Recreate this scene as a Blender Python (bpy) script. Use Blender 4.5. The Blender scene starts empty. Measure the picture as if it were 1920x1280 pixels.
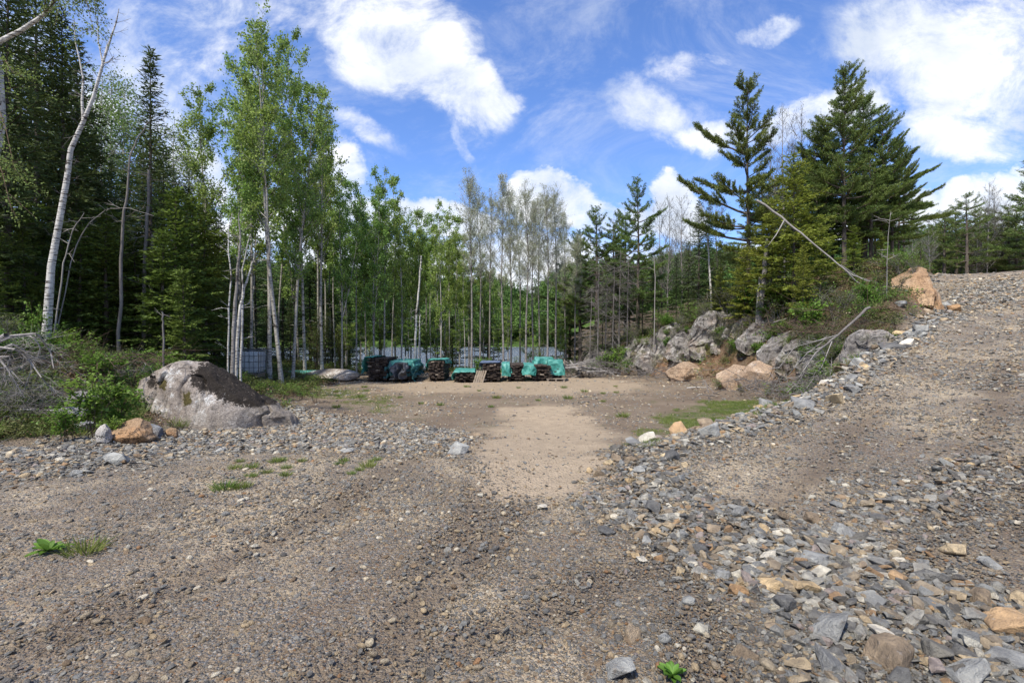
import bpy, bmesh, math, random
import numpy as np
from mathutils import Vector, Euler

R = math.radians
SC = bpy.context.scene
COL = SC.collection
RS = np.random.RandomState

# ------------------------------------------------------------------ camera, sky, sun, exposure
EYE = 1.7
cam_d = bpy.data.cameras.new("camera")
cam_d.lens = 18.0
cam_d.sensor_width = 36.0
cam_d.clip_start = 0.05
cam_d.clip_end = 3000
cam = bpy.data.objects.new("camera", cam_d)
COL.objects.link(cam)
cam.location = (0, 0, EYE)
cam.rotation_euler = (R(90 - 0.48), 0, 0)
SC.camera = cam
SC.view_settings.view_transform = 'Standard'
SC.view_settings.look = 'None'
SC.view_settings.gamma = 1.0
SC.view_settings.exposure = 0.42
SC.cycles.max_bounces = 6
SC.cycles.diffuse_bounces = 3
SC.cycles.glossy_bounces = 2
SC.cycles.transmission_bounces = 3
SC.cycles.transparent_max_bounces = 6
SC.cycles.caustics_reflective = False
SC.cycles.caustics_refractive = False

SUN_EL = R(56)
SUN_DIR = Vector((-0.50, -0.75, 0)).normalized()          # horizontal direction towards the sun
to_sun = Vector((SUN_DIR.x * math.cos(SUN_EL), SUN_DIR.y * math.cos(SUN_EL), math.sin(SUN_EL)))
sd = bpy.data.lights.new("sun", 'SUN')
sd.energy = 4.7
sd.angle = R(2.5)
sd.color = (1.0, 0.93, 0.82)
sun = bpy.data.objects.new("sun", sd)
COL.objects.link(sun)
sun.rotation_euler = to_sun.to_track_quat('Z', 'Y').to_euler()


class NT:
    """small helper round a node tree"""
    def __init__(s, tree):
        s.t = tree
        s.t.nodes.clear()

    def n(s, typ, **kw):
        nd = s.t.nodes.new(typ)
        for k, v in kw.items():
            if k.startswith('_'):
                setattr(nd, k[1:], v)
        return nd

    def link(s, a, b):
        s.t.links.new(a, b)

    def put(s, sock, v):
        if v is None:
            return
        if hasattr(v, 'is_linked') or isinstance(v, bpy.types.NodeSocket):
            s.t.links.new(v, sock)
        else:
            if isinstance(v, (tuple, list)) and len(v) == 3 and sock.type == 'RGBA':
                v = tuple(v) + (1,)
            sock.default_value = v

    def math(s, op, a, b=None, c=None, clamp=False):
        nd = s.t.nodes.new('ShaderNodeMath')
        nd.operation = op
        nd.use_clamp = clamp
        s.put(nd.inputs[0], a)
        s.put(nd.inputs[1], b)
        s.put(nd.inputs[2], c)
        return nd.outputs[0]

    def mix(s, f, a, b, mode='MIX'):
        nd = s.t.nodes.new('ShaderNodeMix')
        nd.data_type = 'RGBA'
        nd.blend_type = mode
        s.put(nd.inputs[0], f)
        s.put(nd.inputs[6], a)
        s.put(nd.inputs[7], b)
        return nd.outputs[2]

    def noise(s, vec, scale, detail=4, rough=.6, dist=0.0, col=False):
        nd = s.t.nodes.new('ShaderNodeTexNoise')
        s.put(nd.inputs['Vector'], vec)
        nd.inputs['Scale'].default_value = scale
        nd.inputs['Detail'].default_value = detail
        nd.inputs['Roughness'].default_value = rough
        nd.inputs['Distortion'].default_value = dist
        return nd.outputs['Color' if col else 'Fac']

    def vor(s, vec, scale, feature='F1', out='Distance', rnd=1.0):
        nd = s.t.nodes.new('ShaderNodeTexVoronoi')
        nd.feature = feature
        s.put(nd.inputs['Vector'], vec)
        nd.inputs['Scale'].default_value = scale
        nd.inputs['Randomness'].default_value = rnd
        return nd.outputs[out]

    def ramp(s, fac, stops, interp='LINEAR'):
        nd = s.t.nodes.new('ShaderNodeValToRGB')
        cr = nd.color_ramp
        cr.interpolation = interp
        while len(cr.elements) < len(stops):
            cr.elements.new(0.5)
        for e, (p, c) in zip(cr.elements, stops):
            e.position = p
            if not isinstance(c, (tuple, list)):
                c = (c, c, c)
            e.color = tuple(c) + (1,)
        s.put(nd.inputs[0], fac)
        return nd.outputs[0]

    def step(s, x, a, b):
        nd = s.t.nodes.new('ShaderNodeMapRange')
        nd.interpolation_type = 'SMOOTHSTEP'
        s.put(nd.inputs[0], x)
        nd.inputs[1].default_value = a
        nd.inputs[2].default_value = b
        return nd.outputs[0]

    def mapping(s, vec, scale=(1, 1, 1), loc=(0, 0, 0), rot=(0, 0, 0)):
        nd = s.t.nodes.new('ShaderNodeMapping')
        s.put(nd.inputs[0], vec)
        nd.inputs['Scale'].default_value = scale
        nd.inputs['Location'].default_value = loc
        nd.inputs['Rotation'].default_value = rot
        return nd.outputs[0]

    def bump(s, h, strength=.5, dist=.02, nrm=None):
        nd = s.t.nodes.new('ShaderNodeBump')
        nd.inputs['Strength'].default_value = strength
        nd.inputs['Distance'].default_value = dist
        s.put(nd.inputs['Height'], h)
        if nrm is not None:
            s.put(nd.inputs['Normal'], nrm)
        return nd.outputs[0]


world = bpy.data.worlds.new("World")
SC.world = world
world.use_nodes = True
W = NT(world.node_tree)
sky = W.n('ShaderNodeTexSky')
sky.sky_type = 'NISHITA'
sky.sun_disc = False
sky.sun_elevation = SUN_EL
sky.sun_rotation = math.atan2(SUN_DIR.x, SUN_DIR.y)
sky.altitude = 300
sky.air_density = 1.0
sky.dust_density = 0.4
sky.ozone_density = 2.6
tc = W.n('ShaderNodeTexCoord')
gen = tc.outputs['Generated']
sep = W.n('ShaderNodeSeparateXYZ')
W.link(gen, sep.inputs[0])
# clouds are laid out on the directions of the sky: u = x/|y|, w = z/|y|
yy = W.math('MAXIMUM', W.math('ABSOLUTE', sep.outputs[1]), 0.12)
U = W.math('DIVIDE', sep.outputs[0], yy)
V = W.math('DIVIDE', sep.outputs[2], yy)
comb = W.n('ShaderNodeCombineXYZ')
W.link(U, comb.inputs[0]); W.link(V, comb.inputs[1])
uv = comb.outputs[0]
n1 = W.noise(uv, 2.3, 9, .62, .2, col=True)
n1s = W.n('ShaderNodeSeparateXYZ'); W.link(n1, n1s.inputs[0])
n2 = W.noise(W.mapping(uv, (1, 1.3, 1)), 5.5, 12, .68, .35)
warpU = W.math('ADD', U, W.math('MULTIPLY', W.math('SUBTRACT', n1s.outputs[0], .5), .28))
warpV = W.math('ADD', V, W.math('MULTIPLY', W.math('SUBTRACT', n1s.outputs[1], .5), .22))


def blob(px, py, rx, ry, ang=0.0, dens=1.0, soft=0.5):
    """one cloud mass; centre and radii given for directions of the sky"""
    cu, cv = (px - 960) / 960.0, (632 - py) / 960.0
    rx, ry = rx / 960.0, ry / 960.0
    a = math.radians(ang)
    du = W.math('SUBTRACT', warpU, cu)
    dv = W.math('SUBTRACT', warpV, cv)
    p = W.math('ADD', W.math('MULTIPLY', du, math.cos(a) / rx), W.math('MULTIPLY', dv, math.sin(a) / rx))
    q = W.math('ADD', W.math('MULTIPLY', du, -math.sin(a) / ry), W.math('MULTIPLY', dv, math.cos(a) / ry))
    d = W.math('ADD', W.math('MULTIPLY', p, p), W.math('MULTIPLY', q, q))
    return W.math('MULTIPLY', W.step(d, 1.25 + soft * .8, 1.0 - min(.95, soft * 1.5)), dens)


blobs = [blob(740, 60, 165, 130, -35, 1, .6), blob(850, 165, 130, 75, -38, 1, .6), blob(865, 285, 50, 14, -55, .45, .8),
         blob(940, 215, 50, 26, 10, .7, .8),
         blob(330, 130, 190, 110, -30, .52, .9), blob(470, 40, 190, 60, 10, .52, .9), blob(180, 250, 90, 90, 0, .6, .9),
         blob(350, 280, 150, 60, -40, .8, .9), blob(680, 258, 70, 24, -30, .5, .9),
         blob(1030, 375, 92, 52, 0, 1, .25), blob(1140, 400, 110, 42, 0, 1, .3), blob(1262, 385, 60, 58, 0, 1, .3),
         blob(790, 410, 130, 34, 0, 1, .3), blob(640, 340, 40, 70, 0, .9, .5), blob(560, 420, 200, 60, 0, .9, .5),
         blob(1400, 70, 70, 26, 5, .62, .9), blob(1290, 125, 85, 34, 20, .55, .9), blob(1230, 220, 120, 50, -25, .50, .9), blob(1330, 180, 70, 90, 0, .35, .9), blob(1500, 130, 80, 40, 30, .35, .9),
         blob(1340, 270, 90, 34, 0, .75, .9), blob(1090, 30, 70, 50, -30, .28, .9),
         blob(1800, 110, 250, 130, -12, 1, .5), blob(1560, 215, 150, 42, 22, .9, .7), blob(1850, 235, 210, 70, 0, .9, .7),
         blob(1860, 365, 190, 46, 6, 1, .35), blob(1720, 420, 190, 40, 0, .9, .4), blob(1000, 520, 560, 90, 0, 1, .7), blob(520, 470, 300, 80, 0, .9, .7),
         blob(1560, 470, 300, 40, 0, .7, .7),
         blob(-250, 200, 420, 300, 10, .8, .9), blob(2350, 150, 300, 260, 10, .8, .9), blob(900, -500, 900, 220, 10, .8, .9)]
m = blobs[0]
for b in blobs[1:]:
    m = W.math('MAXIMUM', m, b)
dens = W.math('ADD', m, W.math('MULTIPLY', W.math('SUBTRACT', n2, .50), 3.2))
dens = W.math('MULTIPLY', W.step(dens, 0.02, 1.15), W.math('MINIMUM', W.math('MULTIPLY', m, 1.7), 1.0))
veil = W.math('MULTIPLY', W.step(W.noise(W.mapping(uv, (1.0, 1.9, 1), (0, 0, 0), (0, 0, .35)), 2.6, 10, .70, .8), .42, .78), .42)
cloud = W.math('MAXIMUM', dens, veil)
up = W.step(sep.outputs[2], -0.01, 0.02)
cloud = W.math('MULTIPLY', cloud, up)
shade = W.noise(W.mapping(uv, (1, 1.6, 1), (0.03, .06, 0)), 3.6, 6, .55)
# clouds: bright tops, blue-grey thick undersides
ccol = W.ramp(shade, [(0.34, (5.2, 5.8, 6.9)), (0.50, (7.4, 7.7, 8.2)), (.64, (8.9, 8.85, 8.8))])
# a deeper blue, as the photograph's sky has
skyc = W.mix(1.0, sky.outputs[0], (1.02, 1.24, 1.70), 'MULTIPLY')
full = W.mix(cloud, skyc, ccol)
bg = W.n('ShaderNodeBackground')
W.link(full, bg.inputs[0])
bg.inputs[1].default_value = 0.105
out = W.n('ShaderNodeOutputWorld')
W.link(bg.outputs[0], out.inputs[0])


# ------------------------------------------------------------------ generic helpers
def prop(o, label=None, cat=None, group=None, kind=None):
    if label: o['label'] = label
    if cat: o['category'] = cat
    if group: o['group'] = group
    if kind: o['kind'] = kind
    return o


def empty(name, loc=(0, 0, 0), rz=0.0, **kw):
    o = bpy.data.objects.new(name, None)
    o.empty_display_size = .2
    COL.objects.link(o)
    o.location = loc
    o.rotation_euler = (0, 0, rz)
    return prop(o, **kw)


class MB:
    def __init__(s):
        s.v = []; s.f = []; s.a = {}; s.nv = 0

    def add(s, v, f, mi=0, **attr):
        v = np.asarray(v, dtype=np.float32)
        f = np.asarray(f, dtype=np.int64)
        s.v.append(v)
        s.f.append((f + s.nv, mi))
        s.nv += len(v)
        return s

    def data(s, name, mats, smooth=False):
        me = bpy.data.meshes.new(name)
        v = np.concatenate(s.v)
        me.vertices.add(len(v))
        me.vertices.foreach_set('co', v.ravel())
        nl = sum(f.size for f, _ in s.f)
        npoly = sum(len(f) for f, _ in s.f)
        loops = np.concatenate([f.ravel() for f, _ in s.f]).astype(np.int32)
        sizes = np.concatenate([np.full(len(f), f.shape[1]) for f, _ in s.f])
        starts = np.concatenate([[0], np.cumsum(sizes)[:-1]]).astype(np.int32)
        mi = np.concatenate([np.full(len(f), m_) for f, m_ in s.f]).astype(np.int32)
        me.loops.add(nl)
        me.loops.foreach_set('vertex_index', loops)
        me.polygons.add(npoly)
        me.polygons.foreach_set('loop_start', starts)
        me.polygons.foreach_set('material_index', mi)
        me.polygons.foreach_set('use_smooth', np.full(npoly, bool(smooth)))
        for m_ in (mats if isinstance(mats, (list, tuple)) else [mats]):
            me.materials.append(m_)
        me.update(calc_edges=True)
        me.validate()
        return me

    def build(s, name, mats, parent=None, smooth=False, loc=(0, 0, 0), rz=0):
        o = bpy.data.objects.new(name, s.data(name, mats, smooth))
        COL.objects.link(o)
        if parent is not None:
            o.parent = parent
        o.location = loc
        o.rotation_euler = (0, 0, rz)
        return o


def unit(v):
    v = np.asarray(v, float)
    return v / np.maximum(np.linalg.norm(v, axis=-1, keepdims=True), 1e-9)


def tube(mb, P, r, k=6, mi=0, cap=True):
    P = np.asarray(P, float)
    n = len(P)
    r = np.broadcast_to(np.asarray(r, float), (n,))
    T = unit(np.gradient(P, axis=0))
    ref = np.array([0.13, 0.97, 0.2]) if abs(T[0][2]) > .6 else np.array([0.05, .1, 1.0])
    A = unit(np.cross(T, ref))
    B = np.cross(T, A)
    an = np.arange(k) * 2 * np.pi / k
    V = P[:, None, :] + r[:, None, None] * (np.cos(an)[None, :, None] * A[:, None, :] + np.sin(an)[None, :, None] * B[:, None, :])
    i = np.arange(n - 1)[:, None] * k
    j = np.arange(k)[None, :]
    j2 = (j + 1) % k
    F = np.stack([i + j, i + j2, i + k + j2, i + k + j], -1).reshape(-1, 4)
    mb.add(V.reshape(-1, 3), F, mi)
    return mb


def box(mb, c, s, mi=0, rz=0.0, jit=0.0, rng=None, tilt=(0, 0)):
    c = np.asarray(c, float); s = np.asarray(s, float) / 2
    v = np.array([[x, y, z] for z in (-1, 1) for x, y in ((-1, -1), (1, -1), (1, 1), (-1, 1))], float) * s
    if jit and rng is not None:
        v += rng.uniform(-jit, jit, v.shape)
    if tilt[0] or tilt[1]:
        v[:, 2] += v[:, 0] * tilt[0] + v[:, 1] * tilt[1]
    ca, sa = math.cos(rz), math.sin(rz)
    v = np.stack([v[:, 0] * ca - v[:, 1] * sa, v[:, 0] * sa + v[:, 1] * ca, v[:, 2]], -1) + c
    mb.add(v, [[3, 2, 1, 0], [4, 5, 6, 7], [0, 1, 5, 4], [1, 2, 6, 5], [2, 3, 7, 6], [3, 0, 4, 7]], mi)
    return mb


def cards(mb, P, D, N, L, Wd, mi=0, mid=.45):
    """leaf shaped quads: base P, direction D, facing N"""
    D = unit(D)
    S = unit(np.cross(D, N))
    L = np.broadcast_to(np.asarray(L, float), (len(P),))[:, None]
    Wd = np.broadcast_to(np.asarray(Wd, float), (len(P),))[:, None]
    a = P; c = P + D * L
    m_ = P + D * L * mid
    Vv = np.stack([a, m_ + S * Wd / 2, c, m_ - S * Wd / 2], 1).reshape(-1, 3)
    F = np.arange(len(P) * 4).reshape(-1, 4)
    mb.add(Vv, F, mi)
    return mb


def h2(ix, iy, seed):
    h = np.sin(ix * 127.1 + iy * 311.7 + seed * 74.7) * 43758.5453
    return h - np.floor(h)


def vn(x, y, seed=0):
    x = np.asarray(x, float); y = np.asarray(y, float)
    ix = np.floor(x); iy = np.floor(y)
    fx = x - ix; fy = y - iy
    fx = fx * fx * (3 - 2 * fx); fy = fy * fy * (3 - 2 * fy)
    a = h2(ix, iy, seed); b = h2(ix + 1, iy, seed); c = h2(ix, iy + 1, seed); d = h2(ix + 1, iy + 1, seed)
    return (a * (1 - fx) + b * fx) * (1 - fy) + (c * (1 - fx) + d * fx) * fy


def fbm(x, y, seed=0, o=4):
    s = 0; a = .5
    for k in range(o):
        s = s + a * (vn(x * 2 ** k + 13.7 * k, y * 2 ** k + 7.3 * k, seed + k) - .5) * 2
        a *= .5
    return s


def h3(ix, iy, iz, seed):
    h = np.sin(ix * 127.1 + iy * 311.7 + iz * 191.3 + seed * 74.7) * 43758.5453
    return h - np.floor(h)


def vn3(P, seed=0):
    I = np.floor(P); F = P - I
    F = F * F * (3 - 2 * F)
    r = 0
    for dx in (0, 1):
        for dy in (0, 1):
            for dz in (0, 1):
                w = (F[:, 0] if dx else 1 - F[:, 0]) * (F[:, 1] if dy else 1 - F[:, 1]) * (F[:, 2] if dz else 1 - F[:, 2])
                r = r + w * h3(I[:, 0] + dx, I[:, 1] + dy, I[:, 2] + dz, seed)
    return r


def fbm3(P, seed=0, o=4):
    s = 0; a = .5
    for k in range(o):
        s = s + a * (vn3(P * 2 ** k + 5.1 * k, seed + k) - .5) * 2
        a *= .5
    return s


def sstep(x, a, b):
    t = np.clip((np.asarray(x, float) - a) / (b - a), 0, 1)
    return t * t * (3 - 2 * t)


# ------------------------------------------------------------------ terrain
EDGE_X = [-60, -9, -4, 0, 1.5, 3.3, 5.2, 7.3, 11, 15.2, 16.4, 17.7, 19.5, 24, 32, 60, 200]
EDGE_Y = [7.4, 7.6, 7.2, 6.7, 7.1, 8.0, 9.2, 11.1, 14.4, 18.2, 20.2, 22.5, 25, 30.5, 38.5, 66, 215]
HB_Y = [-50, 9, 11, 13, 16, 19.5, 25.4, 31, 36, 60, 200]
HB_X = [60, 12, 7.3, 8.3, 9.6, 10.2, 9.2, 6.4, 4.6, 8, 20]
LB_Y = [-60, 3, 6, 8, 9, 10.5, 12, 16, 22, 32, 45, 200]
LB_X = [-60, -22, -17, -9.5, -8.2, -7.2, -6.9, -7.2, -8.2, -9, -13, -30]


def edge_s(x, y):
    return (np.interp(x, EDGE_X, EDGE_Y) - y) * .73


def height(x, y, fine=True):
    x = np.asarray(x, float); y = np.asarray(y, float)
    # yard
    z = -0.5 * sstep(y, 6.5, 14)
    z = z - 3.9 * sstep(y, 31.5, 60) 
    z = z + .10 * fbm(x * .25, y * .25, 3, 3)
    # gravel road climbing to the right
    t = .68 * x + .73 * y
    k = 1.6
    ramp = .15 * k * np.log1p(np.exp(np.clip((t - 7) / k, -30, 30)))
    ramp = np.where(t > 47, 6.05 - (t - 47) * .0, np.minimum(ramp, 6.05))
    ramp = ramp - .03 * np.maximum(t - 47, 0)
    ramp = np.maximum(ramp, -2) + .05 * fbm(x * .5, y * .5, 9, 3) * sstep(t, 2, 8) + .02 * fbm(x * 1.3, y * 1.3, 19, 2)
    s = edge_s(x, y)
    wob = .35 * fbm(x * .7, y * .7, 5, 2)
    w = sstep(s + wob, -.55 - .8 * np.maximum(ramp - z, 0), .05)
    z = z * (1 - w) + ramp * w
    # low berm of rubble along the road's edge and towards the lower right
    berm = np.exp(-((s - .35) / .55) ** 2) * sstep(x, 0.5, 3.5) * .14
    z = z + berm
    # wooded hill of bedrock, right of the yard
    xb = np.interp(y, HB_Y, HB_X) + .5 * fbm(x * .35, y * .35, 21, 3)
    u = x - xb
    prof = np.interp(u, [-.5, 0, .5, 1.2, 2.3, 4.5, 7.5, 15, 30, 120], [0, .15, .8, 1.7, 3.0, 4.1, 5.7, 6.9, 7.6, 7.0])
    A = 1 - (1 - np.interp(y, [26, 31, 40, 55, 80], [1, .72, .5, .35, .05])) * (1 - sstep(x, 12, 24))
    hill = -.5 + prof * A
    hill = hill + .45 * fbm(x * .45, y * .45, 31, 4) * sstep(u, 0, 2)
    out_ = sstep(-s - wob, 0.0, .9)
    hill_on = (u > -.5) * sstep(-s, -.1, 1.0)
    zh = np.where(u > -.5, np.maximum(hill, z), z)
    z = z * (1 - hill_on) + zh * hill_on
    # far side of the road: a little bank outside on the right
    # wooded bank on the left
    xl = np.interp(y, LB_Y, LB_X) + .5 * fbm(x * .4, y * .4, 41, 3)
    v = xl - x
    pl = np.interp(v, [0, 1, 3, 5, 8, 20, 120], [0, .35, 1.1, 1.75, 2.35, 3.0, 4])
    Al = np.interp(y, [8, 10.5, 12, 17, 22, 30, 50, 80], [.25, .6, 1, .75, .45, .3, .3, .1])
    z = z + pl * Al + .22 * fbm(x * .6, y * .6, 51, 4) * sstep(v, 0, 2)
    # far shore and hills beyond the lake
    d = np.sqrt(x * x + y * y)
    far = sstep(y, 190, 215)
    ridge = np.interp(d, [190, 215, 260, 340, 480, 700, 2200], [0, 3, 18, 30, 42, 30, 10])
    ridge = ridge * (.95 + .5 * fbm(x * .006, y * .006, 61, 3) + .25 * fbm(x * .02, 0 * y, 63, 2))
    ridge = ridge * (1 - .35 * np.exp(-((x / np.maximum(y, 1) - .05) / .06) ** 2))
    z = z + far * (ridge + 1.6)
    if fine:
        z = z + .018 * fbm(x * 3.1, y * 3.1, 71, 3) * (1 - sstep(d, 20, 60))
    return z


def H1(x, y):
    return float(height(np.array([x]), np.array([y]))[0])


MARCH = np.geomspace(1.2, 400, 2600)


def gpt(px, py):
    """the point of the ground seen in a direction (used to lay out places measured off the photograph)"""
    x = (px - 960) / 960.0 * MARCH
    zr = EYE + (632 - py) / 960.0 * MARCH
    zt = height(x, MARCH)
    k = int(np.argmax(zr < zt))
    if not (zr < zt).any():
        k = len(MARCH) - 1
    return float(x[k]), float(MARCH[k]), float(zt[k])


def poly_sd(x, y, poly):
    """signed distance, positive inside"""
    P = np.array(poly, float)
    n = len(P)
    dmin = np.full(x.shape, 1e9)
    ins = np.zeros(x.shape, bool)
    for i in range(n):
        a = P[i]; b = P[(i + 1) % n]
        e = b - a
        t = np.clip(((x - a[0]) * e[0] + (y - a[1]) * e[1]) / max(e @ e, 1e-9), 0, 1)
        d = np.hypot(x - a[0] - t * e[0], y - a[1] - t * e[1])
        dmin = np.minimum(dmin, d)
        c = ((a[1] > y) != (b[1] > y)) & (x < (b[0] - a[0]) * (y - a[1]) / (b[1] - a[1] + 1e-12) + a[0])
        ins ^= c
    return np.where(ins, dmin, -dmin)


def region(pix):
    return [gpt(px, py)[:2] for px, py in pix]


PATH = region([(945, 766), (1060, 762), (1105, 790), (1165, 830), (1130, 858), (1085, 885), (1065, 920), (990, 922), (920, 880), (900, 838), (950, 812)])
STRIP = region([(690, 718), (850, 712), (1090, 708), (1190, 712), (1230, 730), (1050, 742), (860, 738), (700, 734)])
GRASS = region([(1200, 815), (1245, 776), (1340, 752), (1430, 750), (1470, 758), (1400, 785), (1300, 805), (1230, 828)])
GRASS2 = region([(560, 728), (640, 722), (740, 748), (720, 775), (640, 762)])
ORANGE = region([(1150, 672), (1480, 640), (1500, 720), (1330, 722), (1160, 700)])
RUB1 = region([(1075, 900), (1160, 850), (1230, 850), (1340, 930), (1500, 985), (1640, 1010), (1760, 1060), (1925, 1120), (1925, 1290), (1500, 1290), (1440, 1150), (1180, 1020), (1090, 960)])
RUB2 = region([(0, 905), (0, 850), (90, 812), (210, 800), (300, 812), (470, 790), (530, 750), (640, 780), (760, 792), (880, 812), (930, 850), (700, 850), (450, 850), (260, 880), (90, 900)])
RUB3 = region([(1560, 1000), (1700, 1010), (1925, 900), (1925, 830), (1750, 850), (1600, 900), (1500, 960)])


def ruts(x, y):
    m = 0
    for (x0, y0, x1, y1, bend) in ((-.1, 1.5, .9, 8.5, .12), (-2.6, 1.2, .3, 8.3, .3), (.2, 2.2, 9, 9.6, .3), (2.0, 1.8, 13, 11.8, .2)):
        t = np.clip((y - y0) / (y1 - y0), 0, 1)
        xc = x0 + (x1 - x0) * t + bend * np.sin(t * 5) + .08 * fbm(y * .8, y * 0 + x0, 3, 2)
        slope = (x1 - x0) / (y1 - y0)
        for off in (-.85, .85):
            dd = (x - xc - off * math.sqrt(1 + slope * slope)) / math.sqrt(1 + slope * slope)
            m = np.maximum(m, np.exp(-(dd / .17) ** 2) * sstep(y, y0, y0 + .8) * (1 - sstep(y, y1 - 1.5, y1)))
    return m * (.55 + .6 * vn(x * 1.2, y * .9, 33))


RUB4 = region([(1775, 552), (1850, 530), (1925, 520), (1925, 562), (1830, 578)])


def zones(x, y):
    d = np.hypot(x, y)
    jit = .35 * fbm(x * 1.1, y * 1.1, 81, 3)
    jf = jit * (1 + d * .05)
    s = edge_s(x, y)
    path = sstep(poly_sd(x, y, PATH) + jf * 1.3 + .35 * fbm(x * 3.5, y * 3.5, 83, 3), -.60, .30)
    strip = sstep(poly_sd(x, y, STRIP) + jf * 2, -.8, .9) 
    grass = sstep(poly_sd(x, y, GRASS) + jf * 1.4, -.5, .6)
    grass2 = sstep(poly_sd(x, y, GRASS2) + jf * 2, -.8, 1.2) * .7
    orange = sstep(poly_sd(x, y, ORANGE) + jf * 1.5, -.7, .4)
    xb = np.interp(y, HB_Y, HB_X)
    xl = np.interp(y, LB_Y, LB_X)
    floor = np.maximum(sstep(x - xb + jit * 2, -.6, .6) * sstep(-s, .0, .8), sstep(xl - x + jit * 2, -.3, 1.0))
    floor = np.maximum(floor, sstep(y + jit * 4, 30.5, 33) * sstep(-s, .3, 1.5))
    floor = np.clip(floor, 0, 1)
    yard = (1 - floor) * sstep(-s + jit * .6, -.1, .5) * sstep(y, 6.5, 9)
    rub = np.maximum.reduce([sstep(poly_sd(x, y, RUB1) + jit * .8, -.3, .3), sstep(poly_sd(x, y, RUB2) + jit * .9, -.4, .4), .6 * sstep(poly_sd(x, y, RUB3) + jit * .8, -.4, .4), .9 * sstep(poly_sd(x, y, RUB4) + jit * 2, -1, 1),
                             np.exp(-((s - .25) / .5) ** 2) * sstep(x, 1.0, 2.2)])
    rub = rub * (1 - floor * .8) * (1 - path)
    orange = np.maximum(orange, np.exp(-((s + .6) / .6) ** 2) * sstep(x, 12.5, 14.5) * (1 - sstep(x, 20, 24)))
    rut = ruts(x, y) * (1 - path * .6)
    return dict(rut=rut, path=path, strip=strip, grass=grass, grass2=grass2, orange=orange * np.maximum(floor, .8 * sstep(x, 12.5, 14.5)), floor=floor, yard=yard, rub=rub)


def build_terrain():
    # polar sheet round the camera: fine in front and near, coarse far off and behind
    a1 = np.radians(np.linspace(-56, 56, 760))
    a2 = np.radians(np.linspace(56, 304, 160)[1:-1])
    ang = np.concatenate([a1, a2])
    rad = np.concatenate([np.linspace(.15, 1.5, 8)[:-1], np.geomspace(1.5, 60, 400)[:-1], np.geomspace(60, 2200, 90)])
    A, Rr = np.meshgrid(ang, rad)
    x = (Rr * np.sin(A)).ravel(); y = (Rr * np.cos(A)).ravel()
    z = height(x, y)
    nr, na = len(rad), len(ang)
    i = np.arange(nr - 1)[:, None] * na
    j = np.arange(na)[None, :]
    j2 = (j + 1) % na
    F = np.stack([i + j, i + j2, i + na + j2, i + na + j], -1).reshape(-1, 4)[:, ::-1]
    mb = MB()
    mb.add(np.stack([x, y, z], -1), F)
    c0 = len(x)
    mb.add([[0, 0, H1(0, 0)]], np.array([[0, (k + 1) % na - c0, k - c0] for k in range(na)]))
    me = mb.data("ground", MAT['ground'], True)
    Z = zones(x, y)
    d = np.hypot(x, y)
    col = np.zeros((len(x) + 1, 4), np.float32)
    col[:-1, 0] = np.clip(Z['path'] + .75 * Z['strip'], 0, 1)
    col[:-1, 1] = np.clip(Z['grass'] + Z['grass2'] + sstep(y, 170, 190), 0, 1)
    col[:-1, 2] = Z['floor']
    col[:-1, 3] = Z['orange']
    a = me.color_attributes.new('zone', 'FLOAT_COLOR', 'POINT')
    a.data.foreach_set('color', col.ravel())
    col2 = np.zeros((len(x) + 1, 4), np.float32)
    col2[:-1, 0] = Z['rub']; col2[:-1, 1] = Z['yard']
    col2[:-1, 2] = sstep(y, 170, 190); col2[:-1, 3] = Z['rut']
    me.vertices.foreach_set('co', np.concatenate([np.stack([x, y, z - .022 * Z['rut']], -1), [[0, 0, H1(0, 0)]]]).astype(np.float32).ravel())
    b = me.color_attributes.new('zone_b', 'FLOAT_COLOR', 'POINT')
    b.data.foreach_set('color', col2.ravel())
    o = bpy.data.objects.new("ground", me)
    COL.objects.link(o)
    prop(o, kind='structure', label="gravel clearing with a sand path, wooded banks and a road climbing right", cat='ground')


# ------------------------------------------------------------------ materials
MAT = {}


def new_mat(name):
    m_ = bpy.data.materials.new(name)
    m_.use_nodes = True
    MAT[name] = m_
    return m_, NT(m_.node_tree)


def finish(N, color, rough=.85, normal=None, spec=.3, trans=0.0, **kw):
    b = N.n('ShaderNodeBsdfPrincipled')
    N.put(b.inputs['Base Color'], color)
    N.put(b.inputs['Roughness'], rough)
    b.inputs['Specular IOR Level'].default_value = spec
    if normal is not None:
        N.link(normal, b.inputs['Normal'])
    for k, v in kw.items():
        b.inputs[k].default_value = v
    sh = b.outputs[0]
    if trans:
        t = N.n('ShaderNodeBsdfTranslucent')
        N.put(t.inputs[0], color)
        mx = N.n('ShaderNodeMixShader')
        mx.inputs[0].default_value = trans
        N.link(sh, mx.inputs[1]); N.link(t.outputs[0], mx.inputs[2])
        sh = mx.outputs[0]
    o = N.n('ShaderNodeOutputMaterial')
    N.link(sh, o.inputs[0])


def objco(N):
    return N.n('ShaderNodeTexCoord').outputs['Object']


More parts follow.
